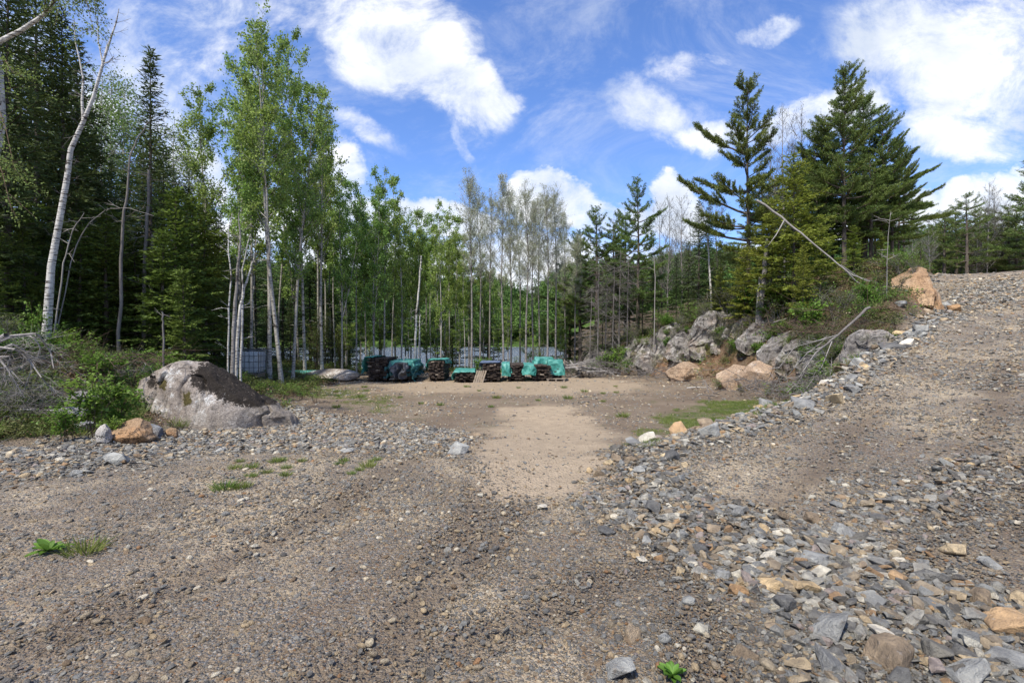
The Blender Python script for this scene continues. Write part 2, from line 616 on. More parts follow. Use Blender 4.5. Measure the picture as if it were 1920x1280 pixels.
def mat_ground():
    m_, N = new_mat('ground')
    co = N.n('ShaderNodeNewGeometry').outputs['Position']
    va = N.n('ShaderNodeVertexColor'); va.layer_name = 'zone'
    vb = N.n('ShaderNodeVertexColor'); vb.layer_name = 'zone_b'
    sa = N.n('ShaderNodeSeparateColor'); N.link(va.outputs[0], sa.inputs[0])
    sb = N.n('ShaderNodeSeparateColor'); N.link(vb.outputs[0], sb.inputs[0])
    sand, grass, floor, orange = sa.outputs[0], sa.outputs[1], sa.outputs[2], va.outputs[1]
    rub, yard, farm = sb.outputs[0], sb.outputs[1], sb.outputs[2]
    nbig = N.noise(co, .55, 5, .6)
    nmid = N.noise(co, 4.5, 6, .65)
    nfine = N.noise(co, 46, 5, .7)
    # pebbles: cells of two sizes, each cell its own stone colour
    vd = N.vor(co, 85); vc = N.vor(co, 85, out='Color')
    vd2 = N.vor(co, 30); vc2 = N.vor(co, 30, out='Color')
    sc = N.n('ShaderNodeSeparateColor'); N.link(vc, sc.inputs[0])
    sc2 = N.n('ShaderNodeSeparateColor'); N.link(vc2, sc2.inputs[0])
    pal = [(0, (.10, .10, .105)), (.22, (.17, .155, .14)), (.42, (.22, .17, .125)), (.6, (.145, .15, .165)), (.74, (.28, .22, .16)), (.86, (.33, .30, .27)), (.95, (.20, .11, .06))]
    peb = N.ramp(sc.outputs[0], pal, 'CONSTANT')
    peb2 = N.ramp(sc2.outputs[0], pal, 'CONSTANT')
    dirt = N.mix(N.step(nbig, .42, .60), (.175, .14, .108), (.40, .325, .235))
    dirt = N.mix(N.math('MULTIPLY', N.step(N.noise(N.mapping(co, (1, .5, 1), (4, 2, 0), (0, 0, .5)), 1.5, 5, .6), .52, .66), .75), dirt, (.125, .090, .066))
    dirt = N.mix(N.step(nmid, .52, .72), dirt, (.085, .060, .045))
    dirt = N.mix(N.math('MULTIPLY', N.step(nfine, .5, .72), .5), dirt, (.36, .29, .21))
    grit = N.mix(N.step(N.math('ADD', nfine, N.math('MULTIPLY', nmid, .5)), .68, .82), dirt, peb)
    grit = N.mix(N.step(vd2, .36, .26), grit, N.mix(.82, grit, peb2))
    gg = N.mix(N.step(nmid, .3, .7), (.15, .135, .12), (.23, .21, .185))
    grit = N.mix(N.math('MULTIPLY', rub, .55), grit, N.mix(.5, gg, peb))
    grit = N.mix(N.math('MULTIPLY', vb.outputs[1], .6), grit, N.mix(nfine, (.10, .075, .055), (.17, .13, .10)))
    grit = N.mix(1, grit, (1.30, 1.29, 1.20), 'MULTIPLY')
    sandc = N.mix(N.step(nmid, .3, .7), (.50, .395, .275), (.40, .315, .22))
    sandc = N.mix(N.step(nfine, .58, .72), sandc, peb)
    yardc = N.mix(N.step(nbig, .35, .65), (.21, .16, .115), (.27, .215, .155))
    yardc = N.mix(N.math('MULTIPLY', N.step(nfine, .55, .7), .6), yardc, peb)
    yardc = N.mix(N.math('MULTIPLY', N.step(N.noise(co, 1.3, 5, .7), .56, .72), .45), yardc, (.10, .12, .035))
    c = N.mix(yard, grit, yardc)
    c = N.mix(sand, c, sandc)
    gc = N.mix(N.step(nfine, .35, .65), (.06, .10, .022), (.13, .16, .04))
    gmask = N.math('MULTIPLY', grass, N.step(N.math('ADD', N.noise(co, 3.3, 6, .75), N.math('MULTIPLY', grass, .17)), .50, .76))
    c = N.mix(gmask, c, gc)
    litter = N.mix(N.step(nmid, .35, .65), (.075, .05, .032), (.15, .105, .07))
    litter = N.mix(N.math('MULTIPLY', N.step(N.noise(co, 1.1, 5, .65), .50, .64), .8), litter, (.055, .075, .02))
    litter = N.mix(N.step(nfine, .60, .72), litter, (.22, .17, .12))
    c = N.mix(floor, c, litter)
    oc = N.mix(N.step(nmid, .3, .7), (.19, .095, .048), (.33, .225, .135))
    c = N.mix(orange, c, oc)
    farc = N.mix(N.step(N.noise(co, .06, 6, .7), .42, .58), (.035, .065, .018), (.09, .15, .03))
    c = N.mix(farm, c, farc)
    hgt = N.math('ADD', N.math('MULTIPLY', N.math('SUBTRACT', .5, vd2), 1.0), N.math('MULTIPLY', N.math('SUBTRACT', .5, vd), .5))
    hgt = N.math('ADD', hgt, N.math('MULTIPLY', nfine, .9))
    nr = N.bump(hgt, 1.0, .03)
    finish(N, c, .95, nr, .12)


def mat_stone():
    # one procedural rubble material: every stone draws its own tone from its own random number
    for name, pal in {
        'stone_mixed': [(0, (.125, .123, .125)), (.14, (.205, .20, .195)), (.30, (.165, .168, .175)), (.46, (.20, .165, .13)), (.58, (.27, .26, .245)), (.69, (.27, .22, .165)), (.77, (.10, .093, .088)), (.84, (.38, .355, .315)), (.895, (.24, .16, .10)), (.93, (.33, .26, .18)), (.97, (.22, .185, .18))],
        'stone_pebble': [(0, (.17, .165, .165)), (.2, (.24, .20, .155)), (.36, (.13, .125, .125)), (.5, (.33, .26, .18)), (.66, (.21, .155, .11)), (.80, (.42, .36, .28)), (.86, (.19, .19, .195)), (.94, (.52, .47, .40)), (.98, (.24, .14, .08))],
        'stone_blue_grey': [(0, (.17, .172, .18)), (.5, (.225, .228, .235))],
        'stone_dark': [(0, (.09, .09, .095)), (.5, (.12, .115, .11))],
        'stone_brown': [(0, (.18, .14, .105)), (.5, (.24, .19, .145))],
        'stone_tan': [(0, (.36, .27, .17)), (.5, (.40, .32, .22))],
        'stone_rust': [(0, (.26, .165, .095)), (.5, (.31, .21, .13))],
        'stone_pale': [(0, (.38, .36, .32)), (.5, (.44, .41, .37))],
    }.items():
        m_, N = new_mat(name)
        co = objco(N)
        oi = N.n('ShaderNodeObjectInfo')
        base = N.mix(1, N.ramp(oi.outputs['Random'], pal, 'CONSTANT'), (1.28, 1.27, 1.16), 'MULTIPLY')
        off = N.n('ShaderNodeVectorMath'); off.operation = 'ADD'
        N.link(co, off.inputs[0])
        cr = N.n('ShaderNodeCombineXYZ')
        N.link(N.math('MULTIPLY', oi.outputs['Random'], 57.0), cr.inputs[0])
        N.link(N.math('MULTIPLY', oi.outputs['Random'], 31.0), cr.inputs[1])
        N.link(cr.outputs[0], off.inputs[1])
        p = off.outputs[0]
        a = N.noise(p, 1.6, 6, .65, .4)
        b = N.noise(p, 9, 5, .7)
        c = N.mix(N.step(a, .38, .66), N.mix(1, base, (.82, .81, .81), 'MULTIPLY'), N.mix(1, base, (1.48, 1.45, 1.38), 'MULTIPLY'))
        c = N.mix(N.math('MULTIPLY', N.step(b, .60, .74), .5), c, (.42, .41, .39))
        c = N.mix(N.math('MULTIPLY', N.step(N.noise(p, 2.6, 4, .6), .60, .74), .5), c, (.24, .155, .09))
        nr = N.bump(N.math('ADD', a, N.math('MULTIPLY', b, .6)), .8, .08)
        finish(N, c, .85, nr, .2)


def mat_rock(name, c1, c2, c3, lich=.5, orange=.0, sc=1.0, moss_attr=False, moss=0.0, cracks=True):
    m_, N = new_mat(name)
    co = objco(N)
    a = N.noise(co, 1.1 * sc, 7, .65, .3)
    b = N.noise(co, 6 * sc, 7, .7)
    f = N.noise(co, 34 * sc, 4, .7)
    c = N.mix(N.step(a, .36, .64), c1, c2)
    c = N.mix(N.math('MULTIPLY', N.step(b, .5, .66), .7), c, c3)
    c = N.mix(N.math('MULTIPLY', N.step(f, .52, .66), .5), c, N.mix(1, c, (.45, .44, .43), 'MULTIPLY'))
    li = N.math('MULTIPLY', N.step(N.math('ADD', N.noise(co, 2.3 * sc, 7, .75), N.math('MULTIPLY', f, .22)), .64, .74), lich)
    c = N.mix(li, c, (.52, .51, .48))
    if orange:
        c = N.mix(N.math('MULTIPLY', N.step(N.noise(co, .9 * sc, 5, .6), .46, .62), orange), c, (.36, .19, .08))
    if moss:
        c = N.mix(N.math('MULTIPLY', N.step(N.noise(co, 1.4 * sc, 6, .7), .50, .58), moss), c, N.mix(b, (.055, .06, .025), (.10, .105, .04)))
    if moss_attr:
        va = N.n('ShaderNodeVertexColor'); va.layer_name = 'moss'
        s3 = N.n('ShaderNodeSeparateColor'); N.link(va.outputs[0], s3.inputs[0])
        mm = N.step(N.math('ADD', s3.outputs[0], N.math('ADD', N.math('MULTIPLY', N.math('SUBTRACT', b, .5), 2.4), N.math('MULTIPLY', N.math('SUBTRACT', f, .5), 1.6))), .46, .58)
        mm = N.math('MULTIPLY', mm, N.math('SUBTRACT', 1, N.math('MULTIPLY', N.step(f, .60, .68), .55)))
        c = N.mix(mm, c, N.mix(f, (.014, .011, .009), (.03, .024, .019)))
        mg = N.step(N.math('ADD', s3.outputs[1], N.math('MULTIPLY', N.math('SUBTRACT', b, .5), 1.3)), .5, .6)
        c = N.mix(mg, c, (.075, .062, .022))
        pk = N.step(N.math('ADD', s3.outputs[2], N.math('MULTIPLY', N.math('SUBTRACT', b, .5), 1.0)), .45, .7)
        c = N.mix(N.math('MULTIPLY', pk, .75), c, N.mix(a, (.19, .162, .135), (.27, .24, .205)))
    cr = N.n('ShaderNodeTexVoronoi'); cr.feature = 'DISTANCE_TO_EDGE'
    wv = N.n('ShaderNodeVectorMath'); wv.operation = 'MULTIPLY_ADD'
    N.link(N.noise(co, 1.7 * sc, 4, .6, 0, True), wv.inputs[0]); wv.inputs[1].default_value = (.9, .9, .9); N.link(co, wv.inputs[2])
    N.link(wv.outputs[0], cr.inputs['Vector']); cr.inputs['Scale'].default_value = 1.1 * sc
    crk = N.step(cr.outputs['Distance'], .0, .028)
    hh = N.math('ADD', N.math('ADD', N.math('MULTIPLY', a, 1.0), N.math('MULTIPLY', b, .6)), N.math('MULTIPLY', f, .22))
    if cracks:
        gate = N.step(N.noise(co, .8 * sc, 3, .5), .5, .6)
        crk = N.math('SUBTRACT', 1, N.math('MULTIPLY', N.math('SUBTRACT', 1, crk), gate))
        hh = N.math('ADD', hh, N.math('MULTIPLY', crk, .3))
        c = N.mix(N.math('MULTIPLY', N.math('SUBTRACT', 1, crk), .8), c, (.05, .042, .036))
    sp = N.vor(co, 42 * sc, out='Color')
    sps = N.n('ShaderNodeSeparateColor'); N.link(sp, sps.inputs[0])
    c = N.mix(.38, c, N.mix(1, c, N.ramp(sps.outputs[0], [(0, (.35, .33, .32)), (.35, (.9, .88, .86)), (.75, (1.7, 1.7, 1.7))]), 'MULTIPLY'))
    finish(N, c, .88, N.bump(hh, .8, .10), .2)


def mat_leaf(name, c1, c2, trans=.35, rough=.55, sc=.9, var=.36, spec=.25):
    m_, N = new_mat(name)
    geo = N.n('ShaderNodeNewGeometry')
    oi = N.n('ShaderNodeObjectInfo')
    a = N.noise(geo.outputs['Position'], sc, 3, .6)
    c = N.mix(N.step(a, .32, .68), c1, c2)
    hs = N.n('ShaderNodeHueSaturation')
    N.link(N.math('ADD', N.math('MULTIPLY', oi.outputs['Random'], .035), .483), hs.inputs['Hue'])
    rpi = geo.outputs['Random Per Island']
    N.link(N.math('ADD', N.math('MULTIPLY', rpi, var * 2), 1 - var), hs.inputs['Value'])
    N.link(c, hs.inputs['Color'])
    finish(N, hs.outputs[0], rough, None, spec, trans)


def mat_bark(name, c1, c2, mark=None, markamt=0.0, vscale=9.0, lichen=0.0):
    m_, N = new_mat(name)
    co = objco(N)
    a = N.noise(N.mapping(co, (1, 1, .25)), 11, 6, .7)
    c = N.mix(N.step(a, .35, .65), c1, c2)
    c = N.mix(N.math('MULTIPLY', N.step(N.noise(co, .6, 3, .6), .4, .65), .45), c, N.mix(1, c, (.6, .58, .55), 'MULTIPLY'))
    if mark is not None:
        k = N.noise(N.mapping(co, (1.2, 1.2, vscale)), 3.2, 4, .65)
        c = N.mix(N.step(k, 1 - markamt, 1 - markamt + .05), c, mark)
        k2 = N.noise(co, 2.4, 4, .6)
        c = N.mix(N.step(k2, .60, .64), c, mark)
    if lichen:
        c = N.mix(N.math('MULTIPLY', N.step(N.noise(co, 5, 5, .7), .55, .68), lichen), c, (.30, .32, .27))
    finish(N, c, .9, N.bump(a, .6, .03), .15)


def make_materials():
    mat_ground(); mat_stone()
    mat_rock('rock_boulder', (.21, .175, .145), (.31, .275, .24), (.13, .115, .10), .95, 0, 1.25, True, cracks=False)
    mat_rock('rock_outcrop', (.165, .152, .14), (.255, .24, .22), (.115, .105, .095), .6, .2, .8, moss=.6)
    mat_rock('rock_orange', (.30, .215, .145), (.38, .29, .205), (.20, .14, .10), .3, .22, .8)
    mat_rock('rock_cliff', (.27, .17, .095), (.35, .245, .15), (.17, .105, .065), .1, .4, .6)
    mat_rock('rock_grey', (.20, .205, .215), (.28, .285, .29), (.15, .15, .155), .4, .1, 1.6)
    mat_rock('rock_rust', (.26, .17, .10), (.33, .23, .14), (.20, .12, .065), .15, .55, 1.6)
    mat_rock('rock_pale', (.33, .31, .28), (.42, .39, .35), (.25, .235, .215), .6, 0, 1.4, moss=.15)
    mat_leaf('leaf_aspen', (.18, .28, .055), (.28, .385, .095), .42, .5)
    mat_leaf('leaf_pale', (.36, .39, .25), (.48, .50, .35), .5, .6)
    mat_leaf('leaf_birch', (.15, .21, .05), (.22, .29, .08), .4, .55)
    mat_leaf('needle_spruce', (.060, .090, .030), (.105, .145, .045), .2, .6)
    mat_leaf('needle_cedar', (.11, .16, .030), (.18, .235, .048), .28, .6)
    mat_leaf('needle_pine', (.10, .145, .036), (.165, .22, .052), .24, .5)
    mat_leaf('needle_hemlock', (.165, .205, .028), (.25, .29, .05), .3, .55)
    mat_leaf('leaf_shrub', (.105, .20, .028), (.175, .29, .05), .4, .5, 1.8)
    mat_leaf('leaf_dull', (.08, .11, .03), (.14, .15, .05), .35, .6, 1.5)
    mat_leaf('grass', (.13, .19, .035), (.22, .26, .075), .35, .6, 2.0)
    mat_leaf('leaf_dead', (.12, .075, .04), (.20, .14, .085), .1, .8, 2.0)
    mat_leaf('wood_far', (.055, .105, .025), (.13, .21, .045), .3, .7, .05, .35)
    mat_bark('bark_aspen', (.44, .42, .38), (.32, .305, .275), (.06, .052, .046), .455, 7)
    mat_bark('bark_grey', (.20, .185, .17), (.30, .28, .26), (.07, .06, .055), .45, 7)
    mat_bark('bark_birch', (.62, .60, .56), (.44, .42, .38), (.07, .06, .052), .47, 9)
    mat_bark('bark_conifer', (.085, .068, .055), (.14, .115, .095), lichen=.3)
    mat_bark('bark_dead', (.24, .22, .20), (.34, .32, .30), lichen=.2)
    mat_bark('twig_grey', (.14, .125, .115), (.21, .195, .18))
    mat_bark('twig_brown', (.10, .065, .045), (.15, .11, .08))
    mat_bark('board', (.035, .028, .024), (.09, .07, .058))
    mat_bark('board_pale', (.25, .20, .15), (.36, .31, .25))
    # tarpaulin
    for nm, ca, cb in (('tarp_teal', (.035, .21, .175), (.10, .36, .31)), ('tarp_grey', (.045, .05, .06), (.075, .08, .09)), ('tarp_blue', (.06, .10, .19), (.16, .20, .28)), ('tarp_dull', (.02, .09, .10), (.04, .14, .14))):
        m_, N = new_mat(nm)
        co = objco(N)
        a = N.noise(co, 3.5, 6, .6)
        finish(N, N.mix(N.step(a, .35, .65), ca, cb), .45, N.bump(N.noise(co, 9, 4, .6, .6), .6, .05), .4, .15)
    m_, N = new_mat('tank_plastic')
    finish(N, N.mix(N.noise(objco(N), 2, 4, .6), (.62, .66, .68), (.74, .76, .76)), .4, None, .4, .2)
    m_, N = new_mat('cage_metal')
    finish(N, N.mix(N.noise(objco(N), 9, 4, .6), (.16, .17, .18), (.24, .25, .26)), .45, None, .5, 0, Metallic=.6)
    # lake
    m_, N = new_mat('water')
    co = N.n('ShaderNodeNewGeometry').outputs['Position']
    w1 = N.noise(N.mapping(co, (1, 1.5, 1)), 1.3, 5, .65)
    w2 = N.noise(N.mapping(co, (1, 1.3, 1)), .5, 3, .6)
    finish(N, (.13, .16, .19), .24, N.bump(N.math('ADD', w1, w2), 1.0, 1.3), .8)


make_materials()
build_terrain()

lake = MB()
lake.add([[-420, 33, -2.25], [420, 33, -2.25], [420, 230, -2.25], [-420, 230, -2.25]], [[0, 1, 2, 3]])
prop(lake.build("lake", MAT['water']), kind='structure', label='rippled lake glinting between the tree trunks', cat='lake')


# ------------------------------------------------------------------ rocks
def ico(level):
    bm = bmesh.new()
    bmesh.ops.create_icosphere(bm, subdivisions=level, radius=1)
    v = np.array([x.co[:] for x in bm.verts]); f = np.array([[q.index for q in p.verts] for p in bm.faces])
    bm.free()
    return v, f


ICO = {k: ico(k) for k in (2, 3, 4, 5)}


def rock_verts(seed, level=2, dims=(1, .8, .6), cuts=9, noise=.06, deep=.55, rounded=0.0):
    rng = RS(seed)
    v, f = ICO[level]
    v = v.copy()
    for _ in range(cuts):
        n = unit(rng.normal(size=3))
        dd = rng.uniform(deep, .9)
        s = v @ n - dd
        v = v - np.maximum(s, 0)[:, None] * n * (1 - rounded)
    if noise:
        v = v + unit(v) * (fbm3(v * 1.8 + seed, seed, 4) * noise * 2)[:, None]
    v = v / np.abs(v).max(0)
    return v * (np.array(dims) / 2), f


def rock(name, px, py, w, h, dp=None, seed=1, mat='rock_grey', sink=.3, level=5, rz=0, label='', cat='rock', group=None, cuts=10, noise=.09, depth=None, tilt=(0, 0), deep=.55):
    """a rock whose foot stands at the place seen at (px, py); w, h in metres"""
    if depth is None:
        x, y, z = gpt(px, py)
    else:
        x, y = (px - 960) / 960 * depth, depth
        z = H1(x, y)
    dp = dp or w * .8
    v, f = rock_verts(seed, level, (w, dp, h * (1 + sink)), cuts, noise, deep)
    o = MB().add(v, f).build(name, MAT[mat])
    o.location = (x, y + dp * .3, z + h * (1 + sink) / 2 - h * sink)
    o.rotation_euler = (tilt[0], tilt[1], rz)
    return prop(o, label=label, cat=cat, group=group)


ORD = ['', 'second ', 'third ', 'fourth ', 'fifth ', 'sixth ', 'seventh ', 'eighth ', 'ninth ', 'tenth ', 'eleventh ', 'twelfth ', 'thirteenth ', 'fourteenth ', 'fifteenth ',
       'sixteenth ', 'seventeenth ', 'eighteenth ', 'nineteenth ']
TENS = ['', '', 'twenty', 'thirty', 'forty', 'fifty', 'sixty', 'seventy', 'eighty', 'ninety']


def ordw(k):
    """k = 0 -> '' , 1 -> 'second ' ..."""
    if k < 19:
        return ORD[k]
    n = k + 1
    t, u = divmod(n, 10)
    if u == 0:
        return TENS[t][:-1] + 'ieth '
    return TENS[t] + '-' + (['', 'first ', 'second ', 'third ', 'fourth ', 'fifth ', 'sixth ', 'seventh ', 'eighth ', 'ninth '][u])


def hero_boulder():
    x0, y0, z0 = gpt(385, 800)
    y0 += .55
    nx, ny = 190, 110
    X = np.linspace(-1.75, 2.0, nx); Y = np.linspace(-1, 1, ny)
    XX, YY = np.meshgrid(X, Y)
    h = np.interp(XX, [-1.75, -1.62, -1.4, -1.05, -.75, -.45, -.05, .35, .8, 1.3, 1.7, 2.0], [-.35, .60, 1.06, 1.30, 1.48, 1.56, 1.46, 1.18, .86, .50, .24, -.35])
    dy = np.interp(XX, [-1.75, -1.2, -.3, .8, 2.0], [.5, 1.0, 1.2, 1.0, .5])
    # front face: a steep lower wall and a sloping upper half
    t = YY
    fr = np.where(t < 0, 1 - np.abs(t) ** 3.2 * .45 - sstep(-t, .86, 1.0) * .9, 1 - np.abs(t) ** 2.2)
    Z = -.35 + (h + .35) * np.maximum(fr, 0)
    yy = t * dy
    P = np.stack([XX, yy, Z], -1).reshape(-1, 3)
    n_ = fbm3(P * 1.3, 5, 5)
    n2_ = np.abs(fbm3(P * 2.6 + 9, 15, 4))
    for cn, cd in (((-.55, -.85, .2), 1.22), ((.25, -.85, .55), 1.12), ((-.45, -.35, .85), 1.62), ((.5, -.45, .75), 1.42), ((-.1, -1, .1), .93), ((.5, -.9, .05), 1.05)):
        cn = unit(np.array(cn))
        sdp = P @ cn - cd
        P -= np.maximum(sdp, 0)[:, None] * cn * .9
    jo = np.abs(fbm3(P * 1.1 + 31, 44, 3)); cr_ = np.exp(-(jo / .035) ** 2)
    P[:, 1] += n_ * .24 - .02 + cr_ * .10
    P[:, 2] -= cr_ * .05
    P[:, 2] += (n_ * .10 - n2_ * .16)
    P[:, 0] += fbm3(P * 1.5 + 4, 8, 3) * .10
    i = np.arange(ny - 1)[:, None] * nx; j = np.arange(nx - 1)[None, :]
    F = np.stack([i + j, i + j + 1, i + nx + j + 1, i + nx + j], -1).reshape(-1, 4)
    me = MB().add(P, F).data('boulder', MAT['rock_boulder'], True)
    x, y, z = P[:, 0], P[:, 1], P[:, 2]
    # dark moss: a band that runs from the top down the right shoulder
    line = np.interp(x, [-.1, .3, .8, 1.3, 1.9], [1.28, 1.05, .78, .5, .12])
    band = np.exp(-((z - line) / np.interp(x, [-.3, .2, .8, 1.5], [.30, .34, .27, .18])) ** 4) * sstep(x, -.35, 0.05)
    band = np.maximum(band, .85 * np.exp(-((x + .95) / .2) ** 2 - ((z - 1.05) / .22) ** 2))
    olive = np.maximum(np.exp(-((x + .12) / .15) ** 2 - ((z - .68) / .17) ** 2), .9 * np.exp(-((x + .65) / .12) ** 2 - ((z - .95) / .2) ** 2))
    pink = sstep(-(z - .42 - .1 * x), -.1, .25)
    col = np.stack([band, olive, pink, np.ones_like(x)], -1).astype(np.float32)
    a = me.color_attributes.new('moss', 'FLOAT_COLOR', 'POINT')
    a.data.foreach_set('color', col.ravel())
    o = bpy.data.objects.new('boulder', me)
    COL.objects.link(o)
    o.location = (x0 - .12, y0, z0); o.scale = (1.12, 1, 1.0)
    prop(o, label='large pale boulder with a dark band of moss across its right shoulder', cat='boulder')


hero_boulder()
rock('rock', 237, 832, .78, .40, seed=4, mat='rock_rust', label='rust-brown rock at the foot of the mossy boulder', sink=.25)
rock('rock', 189, 834, .24, .34, seed=9, mat='rock_pale', label='small pale upright rock left of the rust-brown rock', sink=.2)
rock('rock', 150, 812, .38, .22, seed=11, mat='rock_grey', label='blue-grey rock under the leafy shrub at the left')
rock('rock', 278, 823, .42, .28, seed=12, mat='rock_grey', label='blue-grey rock between the rust-brown rock and the boulder')
rock('rock', 318, 820, .22, .17, seed=14, mat='rock_rust', label='small orange rock in front of the mossy boulder')
rock('rock', 484, 787, .52, .34, seed=15, mat='rock_rust', label='rounded orange rock at the right end of the mossy boulder')
rock('rock', 455, 785, .26, .24, seed=16, mat='rock_grey', label='grey rock leaning on the rounded orange rock')
rock('rock', 530, 790, .60, .22, seed=17, mat='rock_pale', label='flat pale rock beside the rounded orange rock')
rock('rock', 143, 730, .9, .35, seed=18, mat='rock_pale', label='pale slab lying on the bank behind the leafy shrub', depth=10.8)
rock('rock', 118, 748, .7, .25, seed=19, mat='rock_pale', label='low pale slab below the slab behind the leafy shrub', depth=10.2)
rock('rock', 612, 714, 2.9, .55, 2.2, seed=22, mat='rock_boulder', label='low rounded boulder at the edge of the yard left of the timber', cat='boulder', cuts=4, noise=.05)

# bedrock that shows in the hill
def outcrop(px, d, w, h, dp, seed, label, mat='rock_outcrop', rz=0.0, zoff=0.0, rug=1.0):
    """a ledge of bedrock that rises out of the slope: a broken steep face, a flat worn back"""
    x, y = (px - 960) / 960 * d, d
    z = H1(x, y)
    nx, ny = 110, 70
    X = np.linspace(-w / 2, w / 2, nx); Y = np.linspace(0, 1, ny)
    XX, YY = np.meshgrid(X, Y)
    prof = h * (1 - np.abs(XX / (w / 2)) ** 3) * (.78 + .3 * fbm(XX * .8 + seed, 0 * XX, seed, 3))
    block = np.floor(vn(XX * 1.5 + seed, YY * 2, seed + 3) * 4) / 4
    Zt = np.interp(YY, [0, .12, .42, .62, 1], [-.35, .15, .9, 1.0, .75]) * prof - .35 * (1 - sstep(YY, 0, .1))
    Yt = np.interp(YY, [0, .12, .42, .62, 1], [-.04, .02, .16, .4, 1]) * dp + block * .35 - .15
    P = np.stack([XX, Yt, Zt], -1).reshape(-1, 3)
    nz_ = fbm3(P * 1.1 + seed, seed, 5); nr_ = np.abs(fbm3(P * 1.9 + seed * 2, seed + 5, 4))
    P[:, 1] += (-nz_ * .5 + nr_ * .45) * rug
    P[:, 2] += (nz_ * .28 - nr_ * .35) * rug
    P[:, 0] += fbm3(P * 1.3 + 7, seed + 8, 3) * .25
    i = np.arange(ny - 1)[:, None] * nx; j = np.arange(nx - 1)[None, :]
    F = np.stack([i + j, i + j + 1, i + nx + j + 1, i + nx + j], -1).reshape(-1, 4)
    o = MB().add(P, F).build('bedrock_outcrop', MAT[mat])
    o.location = (x, y, z + zoff - (.35 if mat == 'rock_outcrop' else 0)); o.rotation_euler = (0, 0, rz)
    return prop(o, label=label, cat='rock outcrop', group='grey bedrock ledges of the wooded hill')


for q in [
    (1138, 32.3, 3.6, 1.9, 3, 31, 'grey lichened bedrock ledge at the left end of the wooded hill', .1),
    (1205, 30.6, 3.2, 1.7, 3, 32, 'low grey bedrock ledge, second from the left end of the wooded hill', .1),
    (1262, 28.4, 4.2, 2.1, 3, 33, 'broad grey bedrock ledge in the middle of the wooded hill', .15),
    (1352, 25.6, 3.0, 2.3, 2.6, 35, 'tall grey bedrock face with white streaks below the pines', .1),
    (1415, 23.8, 2.2, 1.2, 2, 36, 'small grey ledge between the tall bedrock face and the fallen trunk', .2),
    (1490, 20.2, 2.6, 1.4, 2.4, 37, 'grey bedrock hump under the fallen grey trunk', .3),
    (1555, 17.6, 2.0, 1.0, 2, 38, 'low grey ledge on the slope above the fallen grey tree', .3),
    (1645, 14.1, 2.0, 1.25, 1.8, 39, 'grey and white streaked rock face beside the edge of the road', .25),
]:
    outcrop(*q[:7], rz=-q[7] * 2)
for i, (px, d, w, h, dp) in enumerate([(1170, 31.4, 3.4, 1.3, 2.4), (1232, 29.6, 3.2, 1.5, 2.6), (1308, 27.0, 3.4, 1.6, 2.6), (1325, 26.2, 2.2, 1.1, 1.6), (1385, 24.6, 2.6, 1.5, 2.2), (1448, 22.3, 2.8, 1.4, 2.2), (1525, 18.9, 2.4, 1.2, 2), (1590, 16.6, 2.0, .8, 1.6), (1605, 15.2, 1.8, .9, 1.5)]):
    outcrop(px, d, w, h, dp, 60 + i, 'low grey bedrock ledge between the larger ledges of the hill, %scounted from the left' % (ordw(i) or 'first '), rz=-.3 - .05 * i)
rock('boulder', 1286, 700, 2.1, .95, 1.6, seed=41, mat='rock_orange', label='cracked tan boulder bedded in orange soil under the hill', depth=25.0, cuts=14, cat='boulder')
rock('boulder', 1405, 712, 2.1, 1.35, 1.9, seed=43, mat='rock_orange', label='left half of the big split tan boulder at the foot of the hill', depth=20.6, cuts=10, cat='boulder', noise=.05)
rock('boulder', 1446, 722, 2.0, 1.25, 1.9, seed=48, mat='rock_orange', label='right half of the big split tan boulder at the foot of the hill', depth=19.6, cuts=10, cat='boulder', noise=.05)
rock('boulder', 1170, 692, 1.2, .6, 1.0, seed=45, mat='rock_orange', label='small tan boulder half buried beside the brush pile', depth=30, cat='boulder')


o = outcrop((16.5 / 20.3) * 960 + 960, 20.3, 5.6, 2.0, 1.1, 52, 'orange rock face cut beside the climbing gravel road', 'rock_cliff', rz=R(58), zoff=-.1, rug=.45)
del o['group']

# ------------------------------------------------------------------ stones one by one
def hull_data(name, mat, seed, dims, npts=15, bevel=0.0, boxy=.7, smooth=False, rough=0.0):
    """a broken, sharp-edged stone: the hull of a few scattered points, its edges lightly worn"""
    rng = RS(seed)
    p = unit(rng.normal(size=(npts, 3)))
    p = np.sign(p) * np.abs(p) ** boxy
    p = p * rng.uniform(.8, 1.05, (npts, 1))
    p = p / np.abs(p).max(0) * np.array(dims) / 2
    bm = bmesh.new()
    for q in p:
        bm.verts.new(q)
    r_ = bmesh.ops.convex_hull(bm, input=bm.verts)
    bmesh.ops.delete(bm, geom=list({g for g in r_['geom_interior'] + r_['geom_unused'] if isinstance(g, bmesh.types.BMVert)}), context='VERTS')
    bmesh.ops.dissolve_limit(bm, angle_limit=R(14), verts=bm.verts, edges=bm.edges)
    if bevel:
        bmesh.ops.bevel(bm, geom=list(bm.edges), offset=bevel, segments=1, affect='EDGES')
    if rough:
        bmesh.ops.triangulate(bm, faces=bm.faces)
        bmesh.ops.subdivide_edges(bm, edges=bm.edges, cuts=3, use_grid_fill=True)
        co = np.array([v.co[:] for v in bm.verts])
        co += unit(co) * (fbm3(co * 3.5 + seed, seed, 3) * rough)[:, None]
        for v, c in zip(bm.verts, co):
            v.co = c
    bmesh.ops.recalc_face_normals(bm, faces=bm.faces)
    me = bpy.data.meshes.new(name)
    bm.to_mesh(me); bm.free()
    me.materials.append(MAT[mat])
    me.polygons.foreach_set('use_smooth', np.full(len(me.polygons), smooth))
    return me


